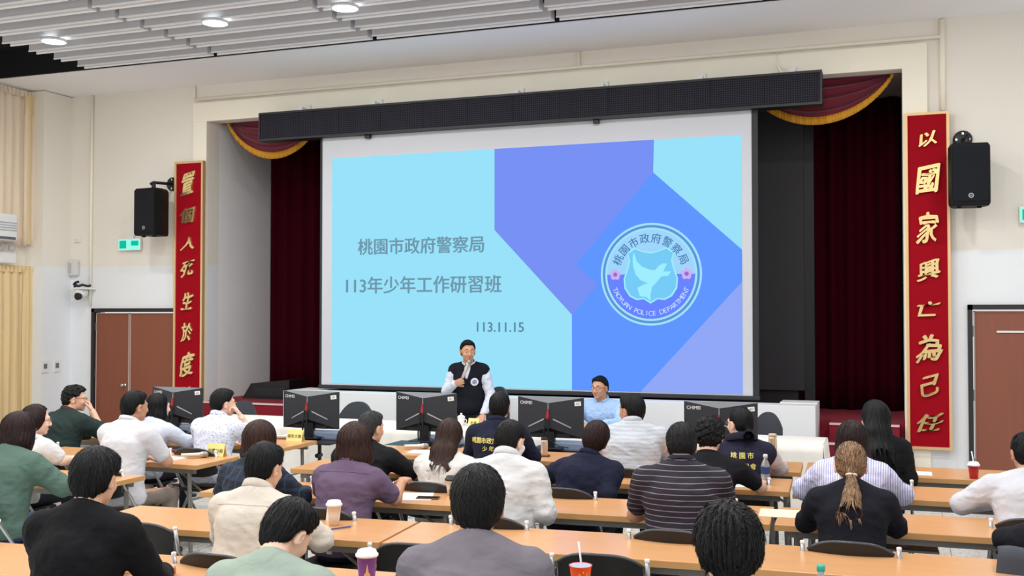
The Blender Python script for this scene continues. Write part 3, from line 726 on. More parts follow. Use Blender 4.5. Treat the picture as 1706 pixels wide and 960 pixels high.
steps(-9.16, -7.66, 'red carpeted stage steps beside the left scroll board'); steps(-.72, .02, 'red carpeted stage steps below the right scroll board')

# ceiling: black void, white soffit, baffles, lamps
ceil = struct(MB().box((-12.4, -2, 5.62), (7, 12.75, 5.75)).build('ceiling', BLACKV))
struct(MB().box((-12.02, 11.17, 5.23), (7, 12.5, 5.6)).build('trim_5', SOFF))
struct(MB().box((-12.02, 11.13, 5.235), (7, 11.165, 5.62)).build('trim_6', BLACKV))
BAF = M('baffle_grey', (222, 221, 223), rough=.6, var=.03, vscale=2); LIP = M('baffle_lip_white', (252, 252, 252), rough=.5, var=.01)
cols = [(-12.27, -10.12), (-10.06, -8.03), (-7.97, -5.79), (-5.73, -3.53), (-3.47, -1.27), (-1.21, .99), (1.05, 3.25)]
bmesh_cache = {}
for ci, (x0, x1) in enumerate(cols):
    if ci == 0: continue
    L = round(x1-x0, 3)
    if L not in bmesh_cache:
        a = MB(); h = L/2
        a.box((-h, 0, 0), (h, .008, .17)); a.box((-h, .122, 0), (h, .13, .17)); a.box((-h, .008, .162), (h, .122, .17)); a.box((-h, .008, .024), (h, .122, .030))
        l = MB(); l.box((-h, -.008, -.006), (h, .012, .010)); l.box((-h, .118, -.006), (h, .138, .010))
        e = MB(); e.box((h-.004, .008, .0), (h, .122, .162)); e.box((h-.05, .03, .0), (h-.01, .10, .028))
        am, lm, em = a.mesh('baffle'), l.mesh('lip'), e.mesh('end_cap'); am.materials.append(BAF); lm.materials.append(LIP); em.materials.append(BAF); bmesh_cache[L] = (am, lm, em)
    am, lm, em = bmesh_cache[L]
    for k in range(11):
        yk = 10.83 - .41*k
        b_ = link('baffle', am, None, ceil, loc=((x0+x1)/2, yk, 5.20)); link('lip', lm, None, b_); link('end_cap', em, None, b_)
LAMPGLOW = EM('lamp_glow', (245, 252, 255), 6.0)
lab_names = {(-9.33, 9.66): 'round white downlight among the baffles at the far left', (-7.06, 9.66): 'round white downlight between the other two lit ones on the baffles', (-5.43, 9.66): 'round white downlight nearest the top middle of the ceiling'}
rim = MB().lathe([(.135, .0), (.15, .0), (.15, .03), (.135, .03)], 32, caps=False).mesh('rim'); rim.materials.append(WHITE)
dif = MB().lathe([(.0001, .004), (.134, .004), (.134, .02), (.0001, .02)], 32, caps=False).mesh('diffuser'); dif.materials.append(LAMPGLOW)
for yy in (9.66, 7.2, 4.75, 2.3, -.2):
    for xx in (-9.33, -7.06, -5.43, -3.1, -.8, 1.5):
        t = thing('ceiling_downlight', lab_names.get((xx, yy), 'round white downlight set in the baffle ceiling above the audience tables'), 'ceiling light', (xx, yy, 5.165), 0, 'ceiling downlights')
        link('rim', rim, None, t, True); link('diffuser', dif, None, t, True)
        ld = bpy.data.lights.new('downlight', 'AREA'); ld.shape = 'DISK'; ld.size = .27; ld.energy = LAMP_W; ld.color = (1.0, .985, .96); lo = bpy.data.objects.new('lamp_light', ld); COL.objects.link(lo); lo.parent = t; lo.location = (0, 0, -.004)

# conduits
def conduit(pts, r, lab):
    return tag(MB().tube(pts, r, 8).build('conduit', TRIMW, smooth=True), lab, 'conduit')
conduit([(-9.45, 12.47, 5.03), (.5, 12.47, 5.03)], .022, 'cream cable conduit running along the wall above the stage header')
conduit([(-11.30, 12.47, 2.06), (-11.30, 12.47, 5.22)], .022, 'vertical cream conduit rising from the left wooden doors')
conduit([(-9.46, 12.47, 5.05), (-9.46, 12.47, 5.22)], .018, 'short cream conduit above the left scroll board')
conduit([(-3.7, 12.47, 5.05), (-3.7, 12.47, 5.22)], .018, 'short cream conduit above the middle of the dark dot panel')
conduit([(.50, 12.47, 4.2), (.50, 12.47, 5.22)], .03, 'vertical cream conduit above the right scroll board')

# doors
DOORW = M('door_wood', (136, 78, 58), rough=.45, var=.10, vscale=2.5, stretch=(9, 9, .5)); DFR = M('door_frame_black', (34, 32, 34), rough=.5)
DLINE = M('door_edge_strip', (205, 190, 180), rough=.4)
def door(name, x0, x1, zt, leaves):
    d = struct(thing(name, 'x', 'x', (0, 0, 0))); del d['label']; del d['category']
    fr = MB(); fr.box((x0, 12.46, 0), (x0+.05, 12.6, zt)); fr.box((x1-.05, 12.46, 0), (x1, 12.6, zt)); fr.box((x0, 12.46, zt-.055), (x1, 12.6, zt)); fr.build('door_frame', DFR, d)
    a = x0 + .055
    for i, (la, lb) in enumerate(leaves):
        lf = MB().box((la, 12.50, .01), (lb, 12.545, zt-.065), .004).build('door_leaf', DOORW, d)
        ed = MB(); ed.box((la, 12.497, .01), (la+.012, 12.503, zt-.065)); ed.box((lb-.012, 12.497, .01), (lb, 12.503, zt-.065)); ed.box((la, 12.497, zt-.077), (lb, 12.503, zt-.065)); ed.build('edge_strip', DLINE, lf)
        if i == 0:
            kx = lb - .075
            k = MB(); k.lathe([(.034, 0), (.034, .008), (.012, .010), (.012, .035), (.026, .042), (.03, .055), (.022, .068), (.0001, .07)], 18); me = k.mesh('knob'); me.transform(Matrix.Translation((kx, 12.499, .9)) @ Matrix.Rotation(R(90), 4, 'X')); link('door_knob', me, MATS['chrome'], lf, True)
            h = MB(); [h.box((la-.012, 12.49, z), (la+.008, 12.502, z+.12)) for z in (.25, 1.0, 1.7)]; h.build('hinge', MATS['grey_metal'], lf)
    return d
door('door_1', -11.27, -9.74, 2.03, [(-11.21, -10.60), (-10.585, -9.80)])
d2 = door('door_2', .73, 2.55, 2.05, [(.79, 1.63), (1.645, 2.49)])
MB().box((1.02, 12.485, 1.745), (1.42, 12.5, 1.765)).build('sign_strip', WHITE, d2)

# gold scroll boards
RED = M('banner_red', (152, 0, 22), spec=.15, rough=.8, var=.05, vscale=3); GOLDF = M('gold_frame', (226, 188, 136), rough=.35, metal=.35, var=.05)
GOLD = M('gold_brass', (232, 202, 140), rough=.24, metal=.85, var=.12, vscale=9, bump=.25, bscale=14)
def banner(x0, x1, z0, z1, chars, lab):
    cx = (x0+x1)/2; t = thing('scroll_board', lab, 'scroll board', (cx, 12.40, z0)); h = (x1-x0)/2; H = z1-z0
    MB().box((-h+.02, -.015, .02), (h-.02, .03, H-.02)).build('panel', RED, t)
    fr = MB(); fr.box((-h, -.03, 0), (-h+.03, .03, H)); fr.box((h-.03, -.03, 0), (h, .03, H)); fr.box((-h+.03, -.03, 0), (h-.03, .03, .03)); fr.box((-h+.03, -.03, H-.03), (h-.03, .03, H)); fr.build('frame', GOLDF, t)
    g = random.Random(3)
    for c, z, wd, ht in chars:
        me = text_mesh(c, 1.0, .03, .032, 0, .18).copy(); co = np.empty(len(me.vertices)*3, np.float32); me.vertices.foreach_get('co', co); co = co.reshape(-1, 3)
        d = co.max(0) - co.min(0); q = co.copy(); q[:, 0] = co[:, 0]/d[0]*wd; q[:, 2] = co[:, 2]/d[2]*ht; q[:, 1] = co[:, 1]*.55
        P = q*np.array([1, 0, 1]); q[:, 0] += .012*np.sin(P[:, 2]*26 + z*9); q[:, 2] += .012*np.sin(P[:, 0]*24 + z*5) + P[:, 0]*.16
        me.vertices.foreach_set('co', q.astype(np.float32).ravel()); me.update(); link('character', me, GOLD, t, loc=(0, -.03, z - z0))
    return t
def zpx(y, s): return 1.95 + (523 - y)/s
banner(.10, .56, .46, 4.18, [('以', zpx(233, 150.5), .2, .15), ('國', zpx(301, 150.5), .27, .30), ('家', zpx(381, 150.5), .23, .34), ('興', zpx(451, 150.5), .25, .22), ('亡', zpx(514, 150.5), .24, .17), ('為', zpx(580, 150.5), .27, .29), ('己', zpx(641, 150.5), .19, .22), ('任', zpx(703, 150.5), .28, .20)],
       'tall red scroll board with gold characters right of the stage')
banner(-9.72, -9.23, .46, 4.13, [('置', zpx(310, 114.5), .24, .32), ('個', zpx(362, 114.5), .24, .22), ('人', zpx(408, 114.5), .24, .17), ('死', zpx(449, 114.5), .24, .22), ('生', zpx(502, 114.5), .2, .26), ('於', zpx(553, 114.5), .2, .26), ('度', zpx(605, 114.5), .26, .33), ('外', zpx(656, 114.5), .24, .26)],
       'tall red scroll board with gold characters left of the stage')

# loudspeakers on wall arms
CAB = M('speaker_cabinet', (15, 17, 21), spec=.25, rough=.6, var=.1, bump=.15, bscale=260); GRILL = M('speaker_grille', (19, 22, 29), spec=.2, rough=.6, var=.12, vscale=60, bump=.5, bscale=420)
def loudspeaker(x, y, z, a, lab, plate, armx):
    t = thing('loudspeaker', lab, 'loudspeaker', (x, y, z), a)
    poly = [(-.195, -.17), (.195, -.17), (.195, -.02), (.12, .17), (-.12, .17), (-.195, -.02)]
    mb = MB(); n = 6
    prof = [(0, .93), (.03, 1.0), (.63, 1.0), (.665, .9)]
    for z0, s in prof: mb.v += [(px*s, py*s, z0) for px, py in poly]
    for i in range(3):
        for k in range(n): mb.f.append((i*n+k, i*n+(k+1) % n, (i+1)*n+(k+1) % n, (i+1)*n+k))
    mb.f.append(tuple(range(n))[::-1]); mb.f.append(tuple(3*n+k for k in range(n))); mb.build('cabinet', CAB, t)
    MB().box((-.18, -.182, .045), (.18, -.168, .625), .006).build('grille', GRILL, t)
    lg = MB().lathe([(.018, 0), (.026, 0), (.026, .004), (.018, .004)], 20, caps=False); lg.box((-.012, -.004, 0), (.012, .004, .004)); me = lg.mesh('emblem'); me.transform(Matrix.Translation((.0, -.183, .105)) @ Matrix.Rotation(R(90), 4, 'X')); link('emblem', me, MATS['chrome'], t)
    for s in (-1, 1): MB().box((s*.1-.02, -.1, -.02), (s*.1+.02, -.06, .01)).build('foot', CAB, t)
    inv = Matrix.Rotation(-a, 4, 'Z') @ Matrix.Translation((-x, -y, -z))
    br = MB(); br.tube([(x, y, z+.65), (x, y, z+.76)], .03, 12); br.tube([(x-.05, y, z+.74), (x, y, z+.76), (armx, 12.46, z+.78)], .022, 10); me = br.mesh('arm'); me.transform(inv); link('bracket_arm', me, MATS['black_plastic'], t, True)
    p = MB().lathe([(.0001, 0), (.10, 0), (.10, .02), (.085, .03), (.0001, .03)], 24); me = p.mesh('plate'); me.transform(inv @ Matrix.Translation((armx, 12.44 if plate else 12.499, z+.78)) @ Matrix.Rotation(R(90), 4, 'X')); o = link('wall_plate', me, MATS['black_plastic'], t, True)
    b = MB(); [b.box((armx+.065*math.cos(q)-.01, 12.405 if plate else 12.462, z+.78+.065*math.sin(q)-.012), (armx+.065*math.cos(q)+.01, 12.42 if plate else 12.47, z+.78+.065*math.sin(q)+.012)) for q in (0, 1.57, 3.14, 4.71)]; me = b.mesh('bolt'); me.transform(inv); link('bolt', me, MATS['chrome'], o)
loudspeaker(-9.86, 12.10, 3.05, R(-5), 'black loudspeaker on a wall arm beside the left scroll board', False, -9.84)
loudspeaker(.72, 12.13, 3.09, R(8), 'black loudspeaker on a wall arm beside the right scroll board', False, .70)

# exit signs
def exit_sign(x, z, lab):
    t = thing('exit_sign', lab, 'exit sign', (x, 12.47, z)); MB().box((-.20, -.03, -.09), (.20, .0, .09), .006).build('housing', WHITE, t)
    MB().box((-.19, -.036, -.08), (.19, -.03, .07)).build('light_panel', EM('exit_pale', (150, 246, 226), 1.1), t)
    MB().box((-.17, -.040, -.06), (-.05, -.036, .055)).build('pictogram_field', EM('exit_green', (20, 190, 160), 1.0), t)
    MB().box((.04, -.040, -.02), (.17, -.036, .05)).build('pictogram_field', EM('exit_green', (20, 190, 160), 1.0), t)
    m = MB(); m.lathe([(.0001, -.012), (.012, 0), (.0001, .012)], 10, (-.005, -.042, .04)); m.tube([(-.005, -.042, .025), (0, -.042, -.01), (.02, -.042, -.05)], .008, 6); m.tube([(0, -.042, -.01), (-.02, -.042, -.05)], .008, 6); m.tube([(-.02, -.042, .0), (-.004, -.042, .02), (.018, -.042, .0)], .006, 6); m.build('running_figure', EM('exit_pale', (150, 246, 226), 1.1), t)
    m = MB(); m.box((-.06, -.02, .088), (.06, .02, .13)); m.build('mount', WHITE, t)
exit_sign(-10.565, 2.97, 'green running figure exit sign below the left loudspeaker'); exit_sign(1.45, 3.02, 'green exit sign at the right edge above the door')

# left side: curtains, air conditioner, emergency lamp
CUR = M('window_curtain', (226, 200, 150), rough=.8, var=.10, vscale=2, stretch=(6, 6, .6), sheen=.3)
CUR2 = M('window_curtain_sheer', (232, 214, 190), rough=.8, var=.08, vscale=2, stretch=(6, 6, .6), sheen=.3)
def pleats(x, y0, y1, z0, z1, amp, pitch, pinch=0.0, n=14):
    rows = []; m = int((y1-y0)/.018)
    for i in range(n+1):
        t = i/n; z = z1 + (z0-z1)*t; row = []
        for k in range(m+1):
            y = y0 + (y1-y0)*k/m; a = amp*(.45 + .55*min(1, t*4)); row.append((x + a*math.sin(2*math.pi*y/pitch + .6*math.sin(y*7)) + .3*a*math.sin(2*math.pi*y/pitch*2.3 + 3*t), y + pinch*t*(1-t)*math.sin(y*5), z))
        rows.append(row)
    return MB().sheet(rows)
def wcurtain(lab, z0, z1, mat):
    t = thing('window_curtain', lab, 'curtain', (-11.9, 11.2, z0))
    o = pleats(0, -1.2, .82, 0, z1-z0, .035, .14).build('drape', mat, t, True); so = o.modifiers.new('s', 'SOLIDIFY'); so.thickness = .006
    o = pleats(.012, -1.2, .82, z1-z0-.09, z1-z0+.01, .03, .07, n=3).build('heading', mat, t, True)
    o2 = pleats(.03, .55, .84, .02, z1-z0-.05, .03, .12).build('side_drape', CUR, t, True)
wcurtain('cream upper window curtain above the air conditioner', 2.94, 5.19, CUR2); wcurtain('yellow cream lower window curtain at the left edge', .06, 2.64, CUR)
t = thing('air_conditioner', 'white wall air conditioner at the left edge', 'air conditioner', (-11.72, 10.90, 2.97))
MB().box((-.2, -.5, 0), (.1, .5, .38), .03).build('housing', WHITE, t)
for i in range(4): MB().box((.098, -.48, .14+.035*i), (.106, .48, .155+.035*i)).build('louvre', M('louvre_grey', (170, 178, 190), rough=.5), t)
MB().box((.06, -.46, .02), (.108, .46, .055)).build('vent_flap', M('louvre_dark', (90, 95, 105), rough=.5), t)
t = thing('emergency_lamp', 'white twin head emergency lamp under the air conditioner', 'emergency lamp', (-11.88, 11.34, 2.67))
MB().box((-.1, -.22, 0), (.08, .22, .16), .012).build('housing', WHITE, t)
for s in (-1, 1):
    k = MB().lathe([(.03, 0), (.05, .03), (.055, .06), (.045, .062)], 18); me = k.mesh('lamp_head'); me.transform(Matrix.Translation((.06, s*.11, .2)) @ Matrix.Rotation(R(70), 4, 'Y')); link('lamp_head', me, M('lamp_silver', (200, 204, 208), rough=.25, metal=.6), t, True)
# small wall fittings
t = thing('wall_sensor', 'white dome sensor high on the left wall above the camera', 'sensor', (-11.60, 12.46, 2.64))
MB().box((-.08, -.04, -.12), (.08, .04, .12), .03).build('housing', M('sensor_grey', (214, 214, 208), rough=.5), t); MB().box((-.05, -.05, -.08), (-.02, -.03, .07), .005).build('lens_slot', M('louvre_grey', (170, 178, 190)), t)
t = thing('junction_box', 'small white junction box above the wall sensor', 'junction box', (-11.56, 12.48, 3.06)); MB().box((-.05, -.02, -.035), (.05, .02, .035), .006).build('cover', WHITE, t); MB().box((-.03, -.024, -.004), (.03, -.02, .004)).build('slot', M('louvre_grey', (170, 178, 190)), t)
t = thing('security_camera', 'white pan and tilt camera on a bracket left of the wooden doors', 'camera', (-11.37, 12.36, 2.17))
MB().box((-.14, -.10, .14), (.16, .14, .17), .006).build('bracket', WHITE, t)
MB().lathe([(.06, .02), (.09, .05), (.1, .1), (.09, .14), (.05, .145)], 24).build('body', WHITE, t, True)
k = MB().lathe([(.0001, .0), (.05, .0), (.055, .05), (.045, .06), (.0001, .05)], 22); me = k.mesh('lens'); me.transform(Matrix.Translation((.03, -.06, .04)) @ Matrix.Rotation(R(95), 4, 'X')); link('lens', me, MATS['black_plastic'], t, True)
MB().tube([(-.16, .05, .24), (-.12, -.02, .22), (-.05, 0, .19), (.05, -.03, .21), (.12, 0, .19), (.16, .02, .2)], .018, 8).build('cable', MATS['black_plastic'], t, True)
MB().tube([(-.17, .05, .16), (-.15, .05, .25), (-.1, .05, .26)], .02, 8).build('elbow', MATS['black_plastic'], t, True)
for i, (yy, lab) in enumerate(((11.99, 'white thermostat switch plate nearer the lower curtain'), (12.22, 'white wall switch plate nearer the wooden doors'))):
    t = thing('wall_switch', lab, 'switch', (-11.685, yy, 1.18)); MB().box((-.005, -.06, -.09), (.012, .06, .09), .004).build('plate', WHITE, t); MB().box((.012, -.03, -.03), (.018, .03, .04)).build('display', M('switch_grey', (110, 112, 114)), t)

# stage dressing: curtain, swags, dark display, projection screen, dot panel, plinth
MAR = M('maroon_velvet', (56, 0, 16), rough=.95, spec=.08, var=.15, vscale=3, stretch=(5, 5, .5)); GOLDC = M('gold_fringe', (214, 150, 30), rough=.7, var=.2, vscale=40, stretch=(3, 1, .2))
def stage_curtain(x0, x1, lab):
    rows = []; m = int((x1-x0)/.03); n = 8
    for i in range(n+1):
        z = .735 + (4.7-.735)*i/n; rows.append([(x0 + (x1-x0)*k/m, 14.1 + .06*math.sin(2*math.pi*(x0+(x1-x0)*k/m)/.24 + .5*math.sin(k*.21)) , z) for k in range(m+1)])
    o = MB().sheet(rows).build('stage_curtain', MAR, None, True); o.modifiers.new('s', 'SOLIDIFY').thickness = .01; tag(o, lab, 'curtain')
stage_curtain(-9.2, -5.2, 'dark maroon stage curtain left of the projection screen'); stage_curtain(-3.4, .06, 'dark maroon stage curtain right of the projection screen')
def swag(cx, hw, zt, drop, lab):
    t = thing('curtain_swag', lab, 'curtain swag', (cx, 12.84, zt - drop)); nu, nv = 40, 26; rows = []
    for j in range(nv+1):
        v = j/nv; row = []
        for i in range(nu+1):
            u = -1 + 2*i/nu; d = drop*v*(1 - u*u)**.8 + .0*v; row.append((u*hw*(1-.04*v), -.05*math.sin(v*22 + .4*u) * (1-abs(u))**.3 - .06*(1-u*u)*math.sin(math.pi*v*.8), drop - d))
        rows.append(row)
    o = MB().sheet(rows).build('drape', MAR if False else M('swag_velvet', (112, 10, 40), rough=.85, var=.12, vscale=4, sheen=.3), t, True); o.modifiers.new('s', 'SOLIDIFY').thickness = .008
    fr = []
    for v in (0, .5, 1):
        fr.append([(u*hw*(.96+.0*v), -.085 - .01*math.sin(i*2.6), drop - drop*(1-u*u)**.8 + .012 - .095*v*(1-.35*abs(u)**3)) for i, u in enumerate(np.linspace(-1, 1, 121))])
    o = MB().sheet(fr).build('fringe', GOLDC, t, True); o.modifiers.new('s', 'SOLIDIFY').thickness = .012
swag(-8.3, .82, 4.74, .50, 'maroon swag with gold fringe at the left stage corner'); swag(-.86, .88, 4.74, .48, 'maroon swag with gold fringe at the right stage corner')
t = thing('display_wall', 'large dark grey switched off display standing behind the projection screen', 'display', (-4.0, 13.4, .72))
MB().box((-3.2, -.05, .28), (2.93, .05, 3.82), .01).build('panel', M('display_grey', (56, 55, 58), rough=.7, spec=.2, var=.05), t)
MB().box((-3.2, 0, 0), (2.85, .25, .28)).build('base', M('display_black', (14, 14, 16), rough=.6), t); MB().box((2.93, -.02, .02), (3.05, .1, 3.86)).build('side_edge', M('display_black', (14, 14, 16)), t)
t = thing('stage_box', 'low black wedge box on the stage floor behind the left steps', 'box', (-8.5, 13.2, .72)); b = MB(); b.prism([(-.45, 0), (.34, 0), (.34, .28), (-.3, .22)], -.25, .25); b.build('shell', M('display_black', (14, 14, 16), rough=.6), t); b = MB(); b.box((-.25, -.262, .04), (.28, -.25, .17)); b.build('grille', MATS['black_plastic'], t)

SCR = M('screen_fabric', (196, 198, 204), rough=.85, var=.01)
scr = thing('projection_screen', 'large white projection screen showing a blue title slide', 'projection screen', (-4.35, 12.2, .96))
OX, OZ = -4.35, .96
MB().box((-2.84, 0, .05), (2.80, .02, 3.40)).build('fabric', SCR, scr)
b = MB(); b.box((2.80, -.005, 0), (2.87, .025, 3.40)); b.box((-2.87, -.005, 0), (-2.84, .025, 3.40)); b.build('side_border', M('screen_border', (30, 32, 38), rough=.6), scr)
MB().box((-2.88, -.02, 0), (2.88, .035, .05), .01).build('bottom_bar', M('screen_border', (30, 32, 38), rough=.6), scr)
def poly(name, pts, y, mat, parent):
    q = [(x-OX, z-OZ) for x, z in pts]; return MB().prism(q, y-.0015, y).build(name, mat, parent)
SX0, SX1, SZ0, SZ1 = -7.04, -1.665, 1.025, 4.02
slide = poly('slide', [(SX0, SZ0), (SX1, SZ0), (SX1, SZ1), (SX0, SZ1)], -.001, EM('slide_cyan', (153, 226, 250)), scr)
poly('slide_shape', [(-4.72, 3.0), (-3.71, 1.94), (-3.38, 2.30), (-3.66, 2.55), (-2.70, 3.63), (-2.69, SZ1), (-4.72, SZ1)], -.004, EM('slide_violet', (119, 145, 244)), slide)
poly('slide_shape', [(-3.71, SZ0), (-2.86, SZ0), (SX1, 2.32), (SX1, 2.69), (-2.70, 3.63), (-3.66, 2.55), (-3.38, 2.30), (-3.71, 1.94)], -.004, EM('slide_blue', (96, 150, 255)), slide)
poly('slide_shape', [(-2.86, SZ0), (SX1, SZ0), (SX1, 2.32)], -.004, EM('slide_lilac', (145, 167, 247)), slide)
INK = EM('slide_ink', (112, 152, 172)); INK2 = EM('slide_ink_date', (96, 140, 160))
def stext(body, cx, cz, width, mat, off=.022, y=-.004):
    me = text_mesh(body, 1.0, 0, off).copy(); xs = [v.co.x for v in me.vertices]; s = width/(max(xs)-min(xs)); me.transform(Matrix.Scale(s, 4)); link('slide_text', me, mat, slide, loc=(cx-OX, y, cz-OZ))
stext('桃園市政府警察局', -5.755, 2.83, 1.79, INK); stext('113年少年工作研習班', -5.725, 2.325, 2.2, INK); stext('113.11.15', -4.645, 1.785, .63, INK2, .02)
# round emblem on the slide
EX, EZ, ER = -2.735, 2.42, .61
def ring(r0, r1, y, mat, a0=0, a1=360, n=64):
    pts = [(EX+r1*math.cos(R(a0+(a1-a0)*i/n)), EZ+r1*math.sin(R(a0+(a1-a0)*i/n))) for i in range(n+1)]; inn = [(EX+r0*math.cos(R(a0+(a1-a0)*i/n)), EZ+r0*math.sin(R(a0+(a1-a0)*i/n))) for i in range(n+1)]
    mb = MB(); mb.sheet([[(x-OX, y, z-OZ) for x, z in inn], [(x-OX, y, z-OZ) for x, z in pts]]); return mb.build('emblem_ring', mat, slide)
PALE = EM('emblem_pale', (165, 226, 252)); STEEL = EM('emblem_steel', (92, 150, 214)); IND = EM('emblem_indigo', (104, 132, 255)); AQ = EM('emblem_aqua', (118, 204, 246)); DOVE = EM('emblem_dove', (158, 238, 255)); SKYL = EM('emblem_sky', (160, 214, 252))
ring(.585, ER, -.006, PALE); ring(.555, .585, -.006, STEEL); ring(.53, .555, -.006, PALE); ring(0, .53, -.006, SKYL, 0, 180); ring(0, .53, -.006, IND, 180, 360)
sh = [(-.27, .245), (-.19, .30), (-.10, .265), (0, .245), (.10, .265), (.19, .30), (.27, .245), (.245, .16), (.27, .06), (.31, -.05), (.30, -.16), (.24, -.25), (.16, -.29), (.08, -.28), (0, -.33), (-.08, -.28), (-.16, -.29), (-.24, -.25), (-.30, -.16), (-.31, -.05), (-.27, .06), (-.245, .16)][::-1]
poly('emblem_shield', [(EX+x*1.06, EZ+z*1.06) for x, z in sh], -.007, DOVE, slide); poly('emblem_shield', [(EX+x, EZ+z) for x, z in sh], -.009, AQ, slide)
dv = [(-.20, .27), (-.17, .16), (-.10, .09), (.0, .05), (.06, .05), (.10, .10), (.15, .125), (.20, .12), (.18, .09), (.155, .03), (.25, .03), (.21, -.02), (.13, -.03), (.07, -.10), (.02, -.15), (-.0, -.24), (0, -.32), (-.05, -.27), (-.13, -.26), (-.16, -.16), (-.08, -.12), (-.03, -.11), (-.12, -.07), (-.18, .0), (-.21, .10), (-.215, .2)][::-1]
poly('emblem_dove', [(EX+x, EZ+z) for x, z in dv], -.011, DOVE, slide)
for s in (-1, 1):
    for k in range(5):
        a = R(90+72*k); poly('emblem_flower', [(EX+s*.43+.038*math.cos(a)+.032*math.cos(b), EZ+.0+.038*math.sin(a)+.032*math.sin(b)) for b in np.linspace(0, 2*math.pi, 12, endpoint=False)], -.009, EM('flower_pink', (206, 176, 244)), slide)
    poly('emblem_flower', [(EX+s*.43+.026*math.cos(b), EZ+.026*math.sin(b)) for b in np.linspace(0, 2*math.pi, 12, endpoint=False)], -.011, EM('flower_core', (150, 110, 210)), slide)
def arc_text(chars, r, a0, a1, size, mat, flip=False, off=.008):
    for i, c in enumerate(chars):
        if c == ' ': continue
        a = a0 + (a1-a0)*i/(len(chars)-1); me = text_mesh(c, size, 0, off); th = R(a)
        link('emblem_letter', me, mat, slide, loc=(EX+r*math.cos(th)-OX, -.013, EZ+r*math.sin(th)-OZ), rot=(0, -(th + (math.pi/2 if flip else -math.pi/2)), 0))
arc_text('桃園市政府警察局', .43, 156, 24, .125, EM('emblem_ink', (66, 122, 176)), off=.01); arc_text('TAOYUAN POLICE DEPARTMENT', .465, 203, 337, .082, EM('emblem_letters', (190, 220, 255)), True)

def led_grid():
    m, nt, b = newmat('dot_panel'); tc = node(nt, 'ShaderNodeTexCoord'); v = node(nt, 'ShaderNodeTexBrick')
    v.offset = 0; v.inputs['Scale'].default_value = 1; v.inputs['Mortar Size'].default_value = .005; v.inputs['Brick Width'].default_value = .026; v.inputs['Row Height'].default_value = .026
    mp = node(nt, 'ShaderNodeMapping'); mp.inputs['Rotation'].default_value = (R(90), 0, 0); nt.links.new(tc.outputs['Object'], mp.inputs[0]); nt.links.new(mp.outputs[0], v.inputs['Vector'])
    v.inputs['Color1'].default_value = lin((14, 13, 16)); v.inputs['Color2'].default_value = lin((20, 17, 22)); v.inputs['Mortar'].default_value = lin((44, 44, 54))
    nt.links.new(v.outputs[0], b.inputs['Base Color']); b.inputs['Roughness'].default_value = .7; b.inputs['Specular IOR Level'].default_value = .15; return m
led = thing('dot_matrix_sign', 'long black unlit dot matrix sign hung across the stage top', 'sign', (-4.44, 12.1, 4.295)); LG = led_grid(); HW = 3.68
MB().box((-HW+.001, .013, .001), (HW-.001, .2, .384), .004).build('case', MATS['black_plastic'], led)
for i in range(12): MB().box((-HW+.02 + i*(2*HW-.04)/12, -.004, .03), (-HW+.02+(i+1)*(2*HW-.04)/12-.004, .012, .355)).build('module', LG, led)
b = MB(); b.box((-HW, -.012, 0), (HW, .012, .028)); b.box((-HW, -.012, .357), (HW, .012, .385)); b.box((-HW, -.012, .028), (-HW+.02, .012, .357)); b.box((HW-.02, -.012, .028), (HW, .012, .357)); b.build('bezel', M('bezel_black', (18, 18, 22), rough=.5), led)
for xx in (-3.1, -2.0, .0, 1.1, 2.3, 3.35):
    b = MB(); b.box((xx-.03, .1, .385), (xx+.03, .33, .45)); b.box((xx-.03, .31, .385), (xx+.03, .335, .52)); b.build('hanger', WHITE, led)
for xx in (-2.05, 1.05): MB().box((xx-.035, .03, -.045), (xx+.035, .10, 0), .006).build('latch', MATS['black_plastic'], led)
conduit([(-1.28, 12.46, 5.0), (-1.28, 12.42, 4.85), (-1.22, 12.3, 4.72)], .014, 'black cable loop dropping to the dot panel right end')
PL = M('plinth_white', (226, 228, 230), rough=.6, var=.015)
t = thing('stage_plinth', 'long low white plinth in front of the stage', 'plinth', (-4.2, 12.0, 0))
MB().box((-3.37, -.13, 0), (3.36, .16, .94), .006).build('front_panel', PL, t); MB().box((2.95, .16, 0), (3.36, .52, .95), .006).build('end_block', PL, t); MB().box((-3.37, .16, 0), (-2.9, .52, .94), .006).build('end_block', PL, t)
